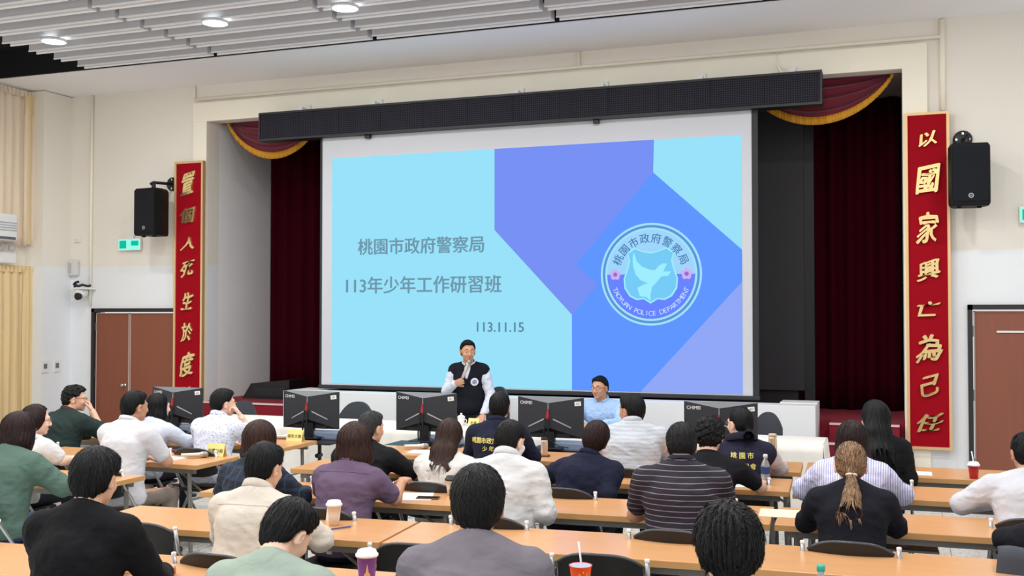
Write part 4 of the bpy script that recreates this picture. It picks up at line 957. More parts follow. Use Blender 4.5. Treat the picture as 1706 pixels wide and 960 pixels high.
# ------------------------------------------------------------------ furniture
WOOD = M('laminate_wood', (208, 155, 106), rough=.28, var=.10, vscale=2.2, stretch=(.7, 9, 9)); EDGE = M('laminate_edge', (196, 148, 92), rough=.5, var=.08, vscale=3, stretch=(1, 8, 8))
FRAME = M('table_frame', (128, 126, 120), rough=.45, metal=.35, var=.04)
_tb = {}
def table_parts(L):
    if L in _tb: return _tb[L]
    h = L/2; d = .285; p = []
    p.append(('tabletop', MB().box((-h, -d, .722), (h, d, .744), .003).mesh('tabletop'), WOOD))
    e = MB(); e.box((-h-.001, -d-.002, .709), (h+.001, -d+.02, .7415)); e.box((-h-.001, d-.02, .709), (h+.001, d+.002, .7415)); e.box((-h-.002, -d, .709), (-h+.02, d, .7415)); e.box((h-.02, -d, .709), (h+.002, d, .7415)); p.append(('edge_band', e.mesh('edge_band'), EDGE))
    for y in (-d+.05, d-.08): p.append(('rail', MB().box((-h+.06, y, .665), (h-.06, y+.028, .71)).mesh('rail'), FRAME))
    for sx in (-1, 1):
        for y in (-d+.065, d-.065): p.append(('leg', MB().tube([(sx*(h-.12), y, .70), (sx*(h-.10), y, .01)], .017, 8).mesh('leg'), FRAME))
        p.append(('cross_bar', MB().tube([(sx*(h-.105), -d+.065, .18), (sx*(h-.105), d-.065, .18)], .012, 8).mesh('cross_bar'), FRAME))
        p.append(('brace', MB().tube([(sx*(h-.115), 0, .45), (sx*(h-.45), 0, .69)], .010, 8).mesh('brace'), FRAME))
        p.append(('cross_bar', MB().tube([(sx*(h-.115), -d+.065, .45), (sx*(h-.115), d-.065, .45)], .010, 8).mesh('cross_bar'), FRAME))
    for n, me, m in p: me.materials.append(m)
    _tb[L] = p; return p
def table(cx, cy, rot, lab, L=1.87, tray=False):
    t = thing('folding_table', lab, 'table', (cx, cy, 0), R(rot), 'wood topped folding tables')
    for n, me, m in table_parts(L): link(n, me, None, t)
    if tray: MB().box((-.42, -.12, .60), (-.05, .12, .612)).build('book_tray', FRAME, t)
    return t
XA, XB, XC = -3.53, -1.645, .26
for cx, cy, r, lab in [
    (XA, 8.40, 3, 'wood topped table in the front row below the left side of the slide'), (XB, 8.48, 3, 'wood topped table before the person in white shirt facing left'), (XC, 8.58, 2, 'wood topped front row table beside the tall red scroll board at right'),
    (XA, 7.42, 3, 'wood topped table under the arms of the person in black suit'), (XB, 7.56, 3, 'wood topped table before the person in black T-shirt'), (XC, 7.58, 2, 'wood topped table under the arms of the person in lilac stripes'),
    (XA, 6.29, 3.5, 'wood topped table before the person in purple shirt'), (XB, 6.38, 3.5, 'wood topped table before the person in striped polo'), (XC, 6.48, 2, 'wood topped table before the person with the white hair band'),
    (XA, 5.18, 4.2, 'wood topped table before the person in cream shirt'), (XB, 5.32, 4.2, 'wood topped table with pale sheen in front of the person in grey T-shirt'), (XC, 5.38, 2, 'empty wood topped table right of the tousled black hair'),
    (XA, 4.05, 3.8, 'nearest wood topped table before the person in black sweater'), (XB, 4.17, 3.8, 'nearest wood topped table holding the purple and orange cups'), (XC, 4.22, 2, 'wood topped table under the teal capped bottle at the bottom edge')]:
    table(cx, cy, r, lab, tray='hair band' in lab)
for cx, cy, r, lab in [(-6.12, 8.43, 0, 'wood topped table before the person in printed shirt'), (-8.0, 8.43, 0, 'wood topped table before the person in dark green jacket'), (-6.17, 7.25, 0, 'wood topped table before the person in white polo shirt'), (-8.05, 7.2, 0, 'wood topped table at the far left edge in the second row'),
    (-6.21, 6.12, 0, 'wood topped table before the person in green T-shirt'), (-6.43, 5.10, 0, 'wood topped table corner at the left edge behind the green T-shirt')]:
    table(cx, cy, r, lab)

# folding chairs
PADM = M('chair_pad_black', (15, 15, 17), rough=.42, var=.1, bump=.08, bscale=150); RIM = M('chair_rim_grey', (58, 60, 64), rough=.35, var=.03); TUBE = M('chair_tube', (186, 188, 190), rough=.28, metal=.8)
CAPM = M('tube_cap_white', (226, 226, 224), rough=.4)
def chair_parts():
    p = []
    def back(th, z0, z1, hw, y0):
        f, b_ = [], []; nu, nv = 16, 8
        for j in range(nv+1):
            v = j/nv; rf = []
            for i in range(nu+1):
                u = -1 + 2*i/nu; top = z1 - .055*abs(u)**3.2; bot = z0 + .03*abs(u)**4
                rf.append((u*hw, y0 - .05*(1-u*u) - .035*(v-.5) + th, bot + (top-bot)*v))
            f.append(rf)
        return f
    a = back(.012, .565, .805, .205, -.2); b_ = back(-.012, .565, .805, .205, -.2)
    mb = MB(); mb.sheet([r[::-1] for r in a]); mb.sheet(b_)
    loop = lambda g: [r_ for r_ in g[0]] + [g[j][-1] for j in range(1, len(g))] + g[-1][::-1][1:] + [g[j][0] for j in range(len(g)-2, 0, -1)]
    la, lb = loop(a), loop(b_); mb.sheet([la + [la[0]], lb + [lb[0]]]); p.append(('backrest', mb.mesh('backrest'), PADM, True))
    r_ = MB(); r_.tube([tuple((np.array(q)+np.array(w))/2 + (0, 0, .002)) for q, w in zip(a[-1], b_[-1])], .0095, 8); p.append(('rim', r_.mesh('rim'), RIM, True))
    s = MB().box((-.20, -.17, .425), (.20, .22, .455), .012); p.append(('seat', s.mesh('seat'), PADM, True))
    for sx in (-1, 1):
        m = MB(); m.tube([(sx*.235, .26, .012), (sx*.235, -.10, .50), (sx*.232, -.215, .66), (sx*.23, -.243, .785)], .0115, 8); p.append(('front_leg', m.mesh('front_leg'), TUBE, True))
        m = MB(); m.lathe([(.0115, 0), (.0125, .003), (.0125, .014), (.010, .017), (.0001, .018)], 12, (sx*.23, -.243, .782)); p.append(('tube_cap', m.mesh('tube_cap'), CAPM, True))
        m = MB(); m.tube([(sx*.215, -.27, .012), (sx*.215, .02, .40), (sx*.215, .12, .44)], .0115, 8); p.append(('rear_leg', m.mesh('rear_leg'), TUBE, True))
        m = MB(); m.box((sx*.222-.016, -.225, .62), (sx*.222+.006, -.195, .72), .004); p.append(('side_plate', m.mesh('side_plate'), RIM, True))
    for w_, y_, z_ in ((.235, .2, .09), (.215, -.2, .11)): p.append(('stretcher', MB().tube([(-w_, y_, z_), (w_, y_, z_)], .009, 8).mesh('stretcher'), TUBE, True))
    for q in p: q[1].materials.append(q[2])
    return p
CP = chair_parts()
def chair(x, y, rot, lab):
    """x, y = where the backrest stands"""
    a = R(rot); t = thing('folding_chair', lab, 'chair', (x - .215*math.sin(a), y + .215*math.cos(a), 0), a, 'black folding chairs')
    for n, me, m, sm in CP: link(n, me, None, t, sm)
    return t
for x, y, r, lab in [
    (-3.90, 4.72, 2, 'empty black folding chair beside the person in black sweater'),
    (-2.27, 4.76, 4, 'black folding chair with white letters left of the person in grey T-shirt'), (-1.34, 4.86, 4, 'black folding chair with white letters behind the orange cup'),
    ]:
    c = chair(x, y, r, lab)
    if 'left of the person in grey' in lab: link('seat_lettering', text_mesh('桃警', .075, 0, .01), MATS['text_white'], c, loc=(.02, -.283, .635))
    if 'orange cup' in lab: link('seat_lettering', text_mesh('議會', .06, 0, .01), MATS['text_white'], c, loc=(.10, -.275, .635))

# head table with white cloth
dk = thing('head_table', 'long head table under the white cloth in front of the stage', 'table', (-4.1, 10.3, 0))
MB().box((-3.42, -.27, .70), (3.42, .27, .735)).build('tabletop', WOOD, dk)
for xx in (-3.3, -1.2, 1.2, 3.3):
    for yy in (-.2, .2): MB().tube([(xx, yy, .7), (xx, yy, 0)], .018, 8).build('leg', FRAME, dk)
CLOTH = M('white_damask', (236, 232, 224), rough=.7, var=.035, vscale=14, sheen=.2, bump=.12, bscale=34)
def cloth():
    rows = []; n = 300; x0, x1 = -7.55, -.64
    prof = [(10.62, .74), (10.60, .748), (10.3, .748), (10.02, .748), (9.995, .74)] + [(9.99, .74 - .68*i/10) for i in range(1, 11)]
    for j, (y, z) in enumerate(prof):
        t = max(0, (.74 - z)/.68); row = []
        for i in range(n+1):
            x = x0 + (x1-x0)*i/n; row.append((x, y - t*.05 - .028*t*(math.sin(x*19 + .8*math.sin(x*5)) + .6*math.sin(x*33+2)) if j > 4 else y, z))
        rows.append(row)
    mb = MB().sheet(rows)
    for X, s in ((x1, 1), (x0, -1)):
        rows = []
        for j in range(11):
            t = j/10; rows.append([(X + s*(.05*t + .03*t*math.sin(k*.7)), 9.99 - t*.05 + (10.62-9.99+.03*t)*k/20, .745 - .68*t) for k in range(21)])
        mb.sheet(rows if s > 0 else [r_[::-1] for r_ in rows])
    return mb
o = cloth().build('tablecloth', CLOTH, None, True); o.modifiers.new('s', 'SOLIDIFY').thickness = .003; tag(o, 'long white damask cloth draped over the head table', 'tablecloth')

# office chairs behind the head table
OFF = M('office_chair_grey', (58, 62, 70), rough=.55, var=.08)
def office_chair(x, y, ztop, lab, hw=.2):
    t = thing('office_chair', lab, 'chair', (x, y, 0))
    rows = []; front = []
    for off in (0, 1):
        pts = []
        for j in range(9):
            v = j/8; r_ = []
            for i in range(13):
                u = -1 + 2*i/12; ww = hw*(1-.0*v); top = ztop - .16*abs(u)**2.6; r_.append((u*ww, .05*(1-u*u) + .05*off, .55 + (top-.55)*v))
            pts.append(r_)
        rows.append(pts)
    mb = MB(); mb.sheet(rows[0]); mb.sheet([r_[::-1] for r_ in rows[1]]); lp = lambda g: g[0] + [g[j][-1] for j in range(1, 9)] + g[-1][::-1][1:] + [g[j][0] for j in range(7, 0, -1)]
    a, b_ = lp(rows[0]), lp(rows[1]); mb.sheet([a + [a[0]], b_ + [b_[0]]]); mb.build('backrest', OFF, t, True)
    MB().box((-.23, -.42, .43), (.23, .02, .50), .025).build('seat', OFF, t, True); MB().tube([(0, -.2, .43), (0, -.2, .1)], .03, 10).build('pedestal', MATS['black_plastic'], t)
    b = MB(); [b.tube([(0, -.2, .1), (.27*math.cos(a), -.2+.27*math.sin(a), .06)], [.03, .018], 8) for a in np.linspace(0, 2*math.pi, 5, endpoint=False)]; b.build('star_base', MATS['black_plastic'], t)
office_chair(-6.05, 11.05, .90, 'dark grey office chair between the second and third monitors', .22); office_chair(-7.62, 11.0, .87, 'dark grey office chair next to the person in printed shirt', .2)
office_chair(-4.36, 11.35, 1.10, 'dark grey office chair behind the standing speaker', .14); office_chair(-1.26, 11.05, .93, 'dark grey office chair right of the fifth monitor', .15); office_chair(-3.0, 11.2, .92, 'dark grey office chair under the seated panelist', .2)

# monitors on carts
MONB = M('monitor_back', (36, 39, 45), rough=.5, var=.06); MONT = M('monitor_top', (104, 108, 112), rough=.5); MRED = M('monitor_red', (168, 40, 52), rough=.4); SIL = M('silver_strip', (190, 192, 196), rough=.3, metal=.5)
BLUEG = M('dock_bluegrey', (118, 132, 156), rough=.4, var=.05)
def monitor_parts():
    p = []; h = .325; z0, z1 = 0, .38
    m = MB(); v = [(-h, .0, z0), (-h, .0, z1), (h, .0, z1), (h, .0, z0), (0, -.075, z1-.052), (0, -.075, z0+.10), (-h, -.006, z0), (-h, -.006, z1), (h, -.006, z1), (h, -.006, z0)]
    m.add(v, [(0, 3, 2, 1)[::-1], (6, 5, 4, 7), (5, 9, 8, 4), (0, 1, 7, 6), (3, 9, 8, 2)[::-1]]); p.append(('back_shell', m.mesh('a'), MONB))
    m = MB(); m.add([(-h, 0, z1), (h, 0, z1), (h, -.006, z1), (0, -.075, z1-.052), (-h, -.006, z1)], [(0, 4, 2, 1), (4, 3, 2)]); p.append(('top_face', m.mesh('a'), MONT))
    m = MB(); m.add([(-h, -.006, z0), (h, -.006, z0), (0, -.045, z0+.10), (0, -.075, z0+.10)], [(0, 1, 2), (0, 2, 3), (2, 1, 3)]); m.box((-.2, -.02, z0), (.2, 0, z0+.05)); p.append(('port_recess', m.mesh('a'), MATS['black_plastic']))
    m = MB(); m.box((-h, .0, z0), (h, .012, z1), .003); p.append(('screen_panel', m.mesh('a'), MATS['black_plastic']))
    m = MB(); m.prism([(-.004, .25), (.004, .25), (.002, .325), (-.002, .325)], -.081, -.07); p.append(('centre_strip', m.mesh('a'), SIL))
    m = MB(); m.prism([(-.022, .18), (.006, .17), (.01, .22), (.002, .275), (-.008, .265)], -.092, -.07); p.append(('neck', m.mesh('a'), MRED))
    for s in (-1, 1):
        m = MB(); q = lambda x: -.0765 + .0705*abs(x)/h - .002
        m.add([(s*.045, q(.045), .185), (s*.21, q(.21), .105), (s*.21, q(.21), .095), (s*.045, q(.045), .172), (s*.045, q(.045)+.006, .185), (s*.21, q(.21)+.006, .105), (s*.21, q(.21)+.006, .095), (s*.045, q(.045)+.006, .172)], [(0, 1, 2, 3), (4, 7, 6, 5), (0, 4, 5, 1), (1, 5, 6, 2), (2, 6, 7, 3), (3, 7, 4, 0)]); p.append(('trim_strip', m.mesh('a'), SIL))
    for s in (-1, 1):
        m = MB(); m.tube([(-.01+s*.012, -.095, .19), (s*.02-.012, -.10, .08), (s*.03-.015, -.09, -.02), (s*.03-.015, -.08, -.085)], .008, 8); p.append(('cable', m.mesh('a'), MATS['black_plastic']))
    m = MB(); m.tube([(-.02, -.02, .02), (.03, -.06, -.03), (.10, -.08, -.07), (.2, -.08, -.08)], .005, 6); p.append(('cable', m.mesh('a'), MATS['black_plastic']))
    m = MB(); m.box((-.05, -.05, -.09), (.05, .0, .06)); p.append(('stand', m.mesh('a'), MATS['black_plastic'])); m = MB(); m.box((-.14, -.12, -.095), (.14, .1, -.085), .004); p.append(('stand_foot', m.mesh('a'), MATS['black_plastic']))
    m = MB(); a = math.atan2(.0705, h); m.box((-.03, -.002, -.02), (.03, .002, .02), .001); me = m.mesh('a'); me.transform(Matrix.Translation((.272, -.0195, .325)) @ Matrix.Rotation(a, 4, 'Z') @ Matrix.Rotation(R(-6), 4, 'Y')); p.append(('sticker', me, WHITE))
    me = text_mesh('CHIMEI', .042, 0, .01).copy(); me.transform(Matrix.Translation((-.235, -.0285, .325)) @ Matrix.Rotation(-a, 4, 'Z')); p.append(('lettering', me, MATS['text_white']))
    me = text_mesh('#21', .022, 0, .01).copy(); me.transform(Matrix.Translation((.272, -.0225, .325)) @ Matrix.Rotation(a, 4, 'Z') @ Matrix.Rotation(R(-6), 4, 'Y')); p.append(('sticker_print', me, MATS['black_plastic']))
    for q in p: q[1].materials.append(q[2])
    return p
MP = monitor_parts()
for x, dz, lab in [(-7.32, 0, 'black monitor seen from behind at the left by the scroll board'), (-5.66, 0, 'black monitor seen from behind left of the dark office chair'), (-4.36, .02, 'black monitor seen from behind in front of the standing speaker'), (-3.07, .01, 'black monitor seen from behind beside the seated panelist'), (-1.48, .01, 'black monitor seen from behind at the right end of the desk')]:
    t = thing('monitor', lab, 'monitor', (x, 9.4, .775+dz), 0, 'monitors facing the stage')
    for n, me, m in MP: link(n, me, None, t)
    c = thing('monitor_cart', lab.replace('black monitor seen from behind', 'black wheeled stand under the monitor'), 'stand', (x, 9.42, 0), 0, 'monitor stands')
    MB().box((-.38, -.30, .645), (.38, .20, .665), .006).build('tray', MATS['black_plastic'], c); MB().box((-.06, -.05, .665), (.36, .10, .752), .02).build('dock', BLUEG, c)
    MB().tube([(.09, .0, .64), (.09, .0, .06)], .02, 10).build('pole', MATS['black_plastic'], c); MB().tube([(.09, -.06, .5), (.09, .03, .5)], .022, 10).build('clamp_knob', MATS['black_plastic'], c)
    b = MB(); b.box((-.25, -.26, .03), (.4, -.21, .06)); b.box((-.25, .21, .03), (.4, .26, .06)); b.box((.06, -.25, .03), (.12, .25, .06)); b.build('base', MATS['black_plastic'], c)
# ------------------------------------------------------------------ people
cl = M_cloth
cl('trousers_dark', (44, 46, 54)); cl('trousers_grey', (128, 118, 110)); cl('trousers_jeans', (64, 84, 124)); cl('trousers_navy', (34, 40, 62))
cl('green_tee', (82, 106, 96)); cl('pale_tee', (206, 208, 210)); cl('green_jacket', (34, 50, 48)); cl('white_polo', (208, 209, 215)); cl('grey_top', (196, 202, 216)); cl('cream_shirt', (204, 196, 184)); cl('sage_tee', (150, 164, 152))
cl('black_knit', (11, 11, 15)); cl('purple_shirt', (100, 82, 106)); cl('black_suit', (17, 18, 22)); cl('white_blouse', (212, 208, 204)); cl('navy_jacket', (25, 29, 50)); cl('white_shirt', (206, 208, 210)); cl('navy_shirt', (24, 28, 50)); cl('black_tee', (17, 17, 24)); cl('navy_vest', (32, 32, 52))
cl('grey_tee', (116, 110, 119)); cl('black_cardigan', (17, 19, 29)); cl('black_coat', (14, 14, 19)); cl('white_tee', (200, 201, 208)); cl('dark_top', (20, 21, 29)); cl('vest_black', (16, 18, 28)); cl('shirt_lightblue_white', (200, 206, 220)); cl('pink_grey', (206, 194, 196)); cl('collar_brown', (70, 48, 44))
M_bands('striped_polo', (28, 23, 36), (132, 118, 134), 34, .13, 'Z', warp=.35); M_bands('plaid_shirt', (20, 29, 46), (30, 48, 68), 15, .3, 'Z', axis2='X', stripe2=(40, 66, 84), w2=.1)
M_dash('printed_shirt', (212, 218, 236), (128, 126, 168)); M_bands('lilac_stripes', (214, 214, 238), (150, 152, 196), 70, .35, 'X', warp=1.2); M_bands('blue_stripes', (170, 200, 236), (146, 178, 222), 90, .4, 'X', warp=.8); M_bands('white_line_shirt', (188, 193, 200), (172, 178, 190), 34, .3, 'Z', warp=2.0)
M_hair('hair_black', (4, 4, 5), (17, 16, 18)); M_hair('hair_soft_black', (6, 5, 6), (24, 22, 23)); M_hair('hair_darkbrown', (18, 10, 10), (56, 32, 30)); M_hair('hair_brown', (26, 15, 12), (76, 48, 38)); M_hair('hair_light', (58, 38, 27), (190, 150, 112), fs=26, mixlo=.38, mixhi=.7); M_hair('hair_grey', (18, 18, 19), (76, 76, 78)); M_hair('hair_blueblack', (5, 5, 7), (18, 19, 23))

person('A10', 'person in black sweater seated nearest at the left front', -3.22, 3.6, 1.382, 'black_knit', 'mid', 'short', 'hair_black', lean=.10, head=(2, 10, 0), arms={'L': ((-.27, .2, .80), (-.15, .44, .79)), 'R': ((.26, .2, .80), (.15, .44, .79))}, g=1.05, sh=0.19, vox=.009, hvox=.0055, seed=3, collar='crew', vol=.012, loose=.022, hair_rough=0.003, rot=8, strands=1600)
person('A9', 'person in pale sage T-shirt bowing the head at the front table', -2.20, 3.5, 1.24, 'sage_tee', 'fair', 'short', 'hair_black', lean=.20, head=(-18, 38, 4), arms='fold', sleeve='elbow', vox=.009, hvox=.0055, seed=5, collar='crew', g=1.0, sh=.19, loose=.022, vol=.006, rot=6, strands=1600)
person('A22', 'person in grey T-shirt seated at the nearest table', -1.46, 3.6, 1.395, 'grey_tee', 'tan', 'crop', 'hair_black', lean=.10, head=(6, 8, 0), arms='fold', sleeve='elbow', g=1.22, sh=.205, vox=.009, hvox=.0055, seed=8, collar='crew', loose=.02, vol=.010, rot=15, hs=1.1, strands=1600, nb=0.015, slope=0.1)
person('A21', 'person at the bottom edge of whom only the tousled hair shows', -.53, 3.5, 1.326, 'dark_top', 'mid', 'short', 'hair_soft_black', lean=.12, head=(4, 14, 0), arms='fold', g=1.0, vox=.010, hvox=.0055, seed=9, vol=.022, hair_rough=0.006, collar='crew', rot=12, hs=1.08, strands=2600)
person('A8', 'person in cream shirt seated before the pale green shirt', -3.07, 4.65, 1.289, 'cream_shirt', 'mid', 'short', 'hair_black', lean=.14, head=(-8, 12, 0), arms={'L': ((-.25, .2, .80), (-.12, .42, .79)), 'R': ((.31, .2, .80), (.2, .43, .79))}, g=1.02, sh=0.18, seed=12, collar='stand', loose=.024, fold=.007, vol=.006, rot=4)
person('A7', 'person in dark navy plaid shirt', -3.83, 5.75, 1.269, 'plaid_shirt', 'fair', 'bob', 'hair_brown', lean=.14, head=(-10, 8, 0), arms='wide', fem=True, sh=.17, g=.92, seed=14, collar='polo', loose=.018, vol=0.006)
person('A11', 'person in purple short sleeved shirt', -3.20, 5.85, 1.27, 'purple_shirt', 'tan', 'bob', 'hair_brown', lean=.13, head=(4, 6, 0), arms={'L': ((-.25, .2, .80), (-.13, .42, .79)), 'R': ((.265, .2, .80), (.24, .34, .88))}, sleeve='short', g=1.02, sh=0.172, seed=16, vol=0.012, collar='polo', loose=.024, fold=.007, trousers='trousers_navy', strands=1300)
person('A15', 'person in white shirt wearing a face mask', -2.18, 5.9, 1.316, 'white_shirt', 'fair', 'short', 'hair_soft_black', lean=.08, head=(-16, 14, 0), arms={'L': 'fold', 'R': ((.25, .0, .80), (.2, .22, .72))}, g=1.02, sh=0.18, seed=18, collar='stand', loose=.024, fold=.008, rot=4, nb=0.015)
person('A18', 'person in dark polo with thin pale stripes', -1.15, 5.9, 1.338, 'striped_polo', 'tan', 'crop', 'hair_soft_black', lean=.10, head=(2, 10, 0), arms='fold', sleeve='short', g=1.14, sh=.20, seed=20, collar='polo', loose=.02, fold=.004, vol=.004, rot=10, nb=0.015)
person('A23', 'person in black top with hair tied by a white band', -.24, 5.95, 1.262, 'black_cardigan', 'fair', 'pony', 'hair_light', lean=.12, head=(0, 6, 0), arms={'L': ((-.235, .24, .80), (-.12, .46, .79)), 'R': ((.235, .24, .80), (.12, .46, .79))}, fem=True, sh=0.165, g=0.96, seed=22, hlen=0.46, loose=.02, collar='crew', rot=4, nb=0.02, strands=1300)
person('A27', 'person in black top cut off by the right edge', .78, 5.9, 1.155, 'dark_top', 'fair', 'short', 'hair_black', lean=.14, head=(6, 12, 0), arms='fold', seed=24, sh=.185, loose=.022)
person('A12', 'person in black suit jacket', -3.67, 6.95, 1.232, 'black_suit', 'mid', 'crop', 'hair_grey', lean=.15, head=(-14, 4, 0), arms={'L': 'fold', 'R': ((.3, .22, .79), (.12, .44, .785))}, g=1.08, sh=.20, seed=26, collar='polo', loose=.022)
person('A13', 'person in white blouse seated before the third monitor', -3.01, 6.9, 1.205, 'white_blouse', 'fair', 'long', 'hair_brown', lean=.12, head=(8, 6, 0), arms='front', fem=True, sh=0.165, g=.94, seed=28, hlen=.30, loose=.026, fold=.008)
person('A16', 'person in navy shirt tilting the head to one side', -1.96, 7.0, 1.216, 'navy_shirt', 'fair', 'short', 'hair_darkbrown', lean=.13, head=(10, 10, 15), arms={'L': 'wide', 'R': 'lap'}, sh=0.175, seed=30, vol=0.01, loose=.022, collar='polo', side=0.11)
person('A19', 'person in black T-shirt with a forearm beside the water bottle', -1.18, 7.05, 1.27, 'black_tee', 'mid', 'curly', 'hair_black', lean=.12, head=(0, 10, 0), arms={'L': 'fold', 'R': ((.32, .22, .80), (.3, .44, .79))}, sleeve='short', sh=.19, seed=32, vol=.012, collar='crew')
person('A24', 'person in lilac striped shirt', -.28, 7.1, 1.265, 'lilac_stripes', 'fair', 'bob', 'hair_darkbrown', lean=.10, head=(18, 6, 0), arms='wide', fem=True, sh=0.165, seed=34, loose=.03, fold=.009, hlen=.2, collar='polo')
person('A26', 'person in white top at the right edge reaching over the table', .72, 6.95, 1.245, 'white_tee', 'tan', 'short', 'hair_black', lean=.16, head=(10, 8, 0), arms={'L': ((-.36, .16, .80), (-.12, .42, .79)), 'R': 'wide'}, sh=.20, seed=36, g=1.05, loose=.024)
person('A14', 'person in navy jacket with yellow lettering on the back', -3.03, 7.95, 1.321, 'navy_jacket', 'mid', 'short', 'hair_black', lean=.10, head=(6, 4, 0), arms='fold', sh=0.185, g=1.0, seed=38, collar='polo', loose=.022, rot=6)
person('A17', 'person in white shirt turning the head left before the panelist', -1.94, 7.95, 1.335, 'white_line_shirt', 'tan', 'crop', 'hair_black', lean=.10, head=(44, 2, 0), arms='wide', sh=.205, g=1.18, seed=40, collar='stand', loose=.026, fold=.008, vol=.006, rot=14, nb=0.015)
person('A20', 'person in navy vest with pale lettering on the back', -1.11, 7.95, 1.258, 'pink_grey', 'fair', 'pony', 'hair_blueblack', lean=.10, head=(34, 2, 0), arms='wide', fem=True, sh=.18, seed=42, vest='navy_vest', hlen=.06, collar='hood', cuff='navy_vest', loose=.02, rot=12)
person('A25', 'person in black coat in front of the right scroll board', -.16, 8.15, 1.319, 'black_coat', 'fair', 'long', 'hair_blueblack', lean=.06, head=(28, 2, 0), arms={'L': ((-.215, -.02, .76), (-.1, .22, .66)), 'R': ((.215, -.02, .76), (.1, .22, .66))}, fem=True, sh=0.165, seed=44, hlen=.36, vol=.006, loose=.024, rot=10, g=0.92)
person('A6', 'person in pale printed shirt resting chin on hand', -5.62, 7.85, 1.289, 'printed_shirt', 'fair', 'crop', 'hair_black', lean=.12, head=(-30, 2, 0), arms={'L': 'fold', 'R': ((.27, .28, .82), (.16, .20, 1.04), dict(f=(-.6, .1, .6), n=(.5, .6, .3), curl=(50, 60, 40)))}, sleeve='34', sh=.19, seed=46, collar='stand', loose=.024, trousers='trousers_grey', vol=.006)
person('A5', 'person in grey top half hidden behind the white polo shirt', -6.32, 7.85, 1.228, 'grey_top', 'fair', 'bob', 'hair_black', lean=.13, head=(-20, 4, 0), arms='wide', fem=True, sh=.17, g=.92, seed=48, loose=.02, vol=-.006)
person('A3', 'person in dark green jacket with a hand at the mouth', -7.28, 7.85, 1.282, 'green_jacket', 'mid', 'curly', 'hair_black', lean=.12, head=(-42, 4, 0), rot=-8, arms={'L': 'fold', 'R': ((.25, .26, .84), (.15, .24, 1.03), dict(f=(-.5, .1, .7), n=(.6, .5, .2), curl=(40, 50, 40)))}, sh=.195, g=1.1, seed=50, collar='polo', cuff='collar_brown', loose=.026, vol=.004)
person('A4', 'person in white polo shirt at the left aisle', -5.62, 6.7, 1.351, 'white_polo', 'tan', 'short', 'hair_black', lean=.10, head=(-16, 4, 0), arms={'L': 'fold', 'R': ((.265, .2, .80), (.1, .38, .79))}, sleeve='short', sh=0.19, g=1.06, seed=52, collar='polo', loose=.022, trousers='trousers_grey', fold=.004)
person('A2', 'person in pale T-shirt behind the green T-shirt at the left', -6.41, 6.5, 1.236, 'pale_tee', 'fair', 'long', 'hair_darkbrown', lean=.14, head=(-30, 6, 0), arms={'L': 'wide', 'R': ((.27, .18, .80), (.30, .42, .79))}, sleeve='short', fem=True, sh=.175, g=.95, seed=54, hlen=.1, loose=.024)
person('A1', 'person in green T-shirt with a face mask at the left edge', -5.56, 5.5, 1.289, 'green_tee', 'fair', 'bob', 'hair_darkbrown', lean=.14, head=(-14, 8, 0), arms={'L': 'wide', 'R': ((.33, .22, .80), (.22, .42, .80))}, sleeve='elbow', sh=.19, g=1.12, seed=56, loose=.03, fold=.008, hlen=.02, trousers='trousers_jeans', vol=0.01)
# the two people at the head table, facing the audience
FIST = dict(f=(-.75, .45, .25), n=(.35, .85, -.2), curl=(75, 85, 55), thumb=.5, side=1)
person('SPK', 'person in black vest and white shirt standing with a microphone', -4.52, 10.85, 1.66, 'shirt_lightblue_white', 'tan', 'short', 'hair_black', lean=.03, head=(24, 4, 0), rot=190, standing=True, vest='vest_black', vee=True, collar='stand', g=0.94, sh=0.165, loose=.018, seed=60, face=True, vox=.009,
       arms={'R': ((.255, .03, 1.075), (.115, .215, 1.175), FIST), 'L': ((-.255, .03, 1.03), (-.215, .27, .835), dict(f=(.15, .75, -.45), n=(-.1, .5, .8), curl=(12, 12, 10)))}, vol=.003, hl=0, strands=700, nb=-0.03, slope=0.065)
person('PAN', 'person in light blue striped shirt and glasses seated at the head table', -3.02, 10.95, 1.282, 'blue_stripes', 'tan', 'crop', 'hair_black', lean=.05, head=(-14, 4, 0), rot=180, collar='stand', g=1.12, sh=0.19, loose=.02, seed=62, face=True, arms='fold', vox=.009, vol=.002, hl=-0.002, nb=-0.025, slope=0.075)
I = root_info
eyes(I['SPK']); eyes(I['PAN']); glasses(I['PAN']); glasses(I['A20']); glasses(I['A3']); glasses(I['A2'])
mask(I['A15']); mask(I['A1'])
back_text(I['A14'], '桃園市政府警察局', .047, .945); back_text(I['A14'], '少 年 隊', .045, .885)
back_text(I['A20'], '桃 園 市', .046, .92, mat='text_yellow'); back_text(I['A20'], '委員會', .046, .845, .03, mat='text_yellow')
seam(I['A8'], 1.0); seam(I['A11'], .985)
# badges on the speaker's vest
def front_badge(info, x, z, r, mat, name):
    me = MB().lathe([(.0001, .003), (r*.9, .003), (r, 0)], 24).mesh(name); bv = BVHTree.FromPolygons([v.co.copy() for v in info['shirt'].data.vertices], [tuple(p.vertices) for p in info['shirt'].data.polygons])
    h = bv.ray_cast(Vector((x, 1.0, z)), Vector((0, -1, 0))); me.transform(Matrix.Translation(h[0] + h[1]*.004) @ h[1].to_track_quat('Z', 'Y').to_matrix().to_4x4()); return link(name, me, mat, info['root'])
I['SPK']['shirt'] = [c for c in I['SPK']['root'].children if c.name.startswith('vest')][0]
front_badge(I['SPK'], -.085, 1.19, .045, M('badge_white', (224, 226, 240), rough=.6), 'badge'); front_badge(I['SPK'], -.085, 1.19, .03, M('badge_blue', (150, 160, 214), rough=.6), 'badge_centre')
for key in ('A20',): I[key]['shirt'] = [c for c in I[key]['root'].children if c.name.startswith('vest')][0]
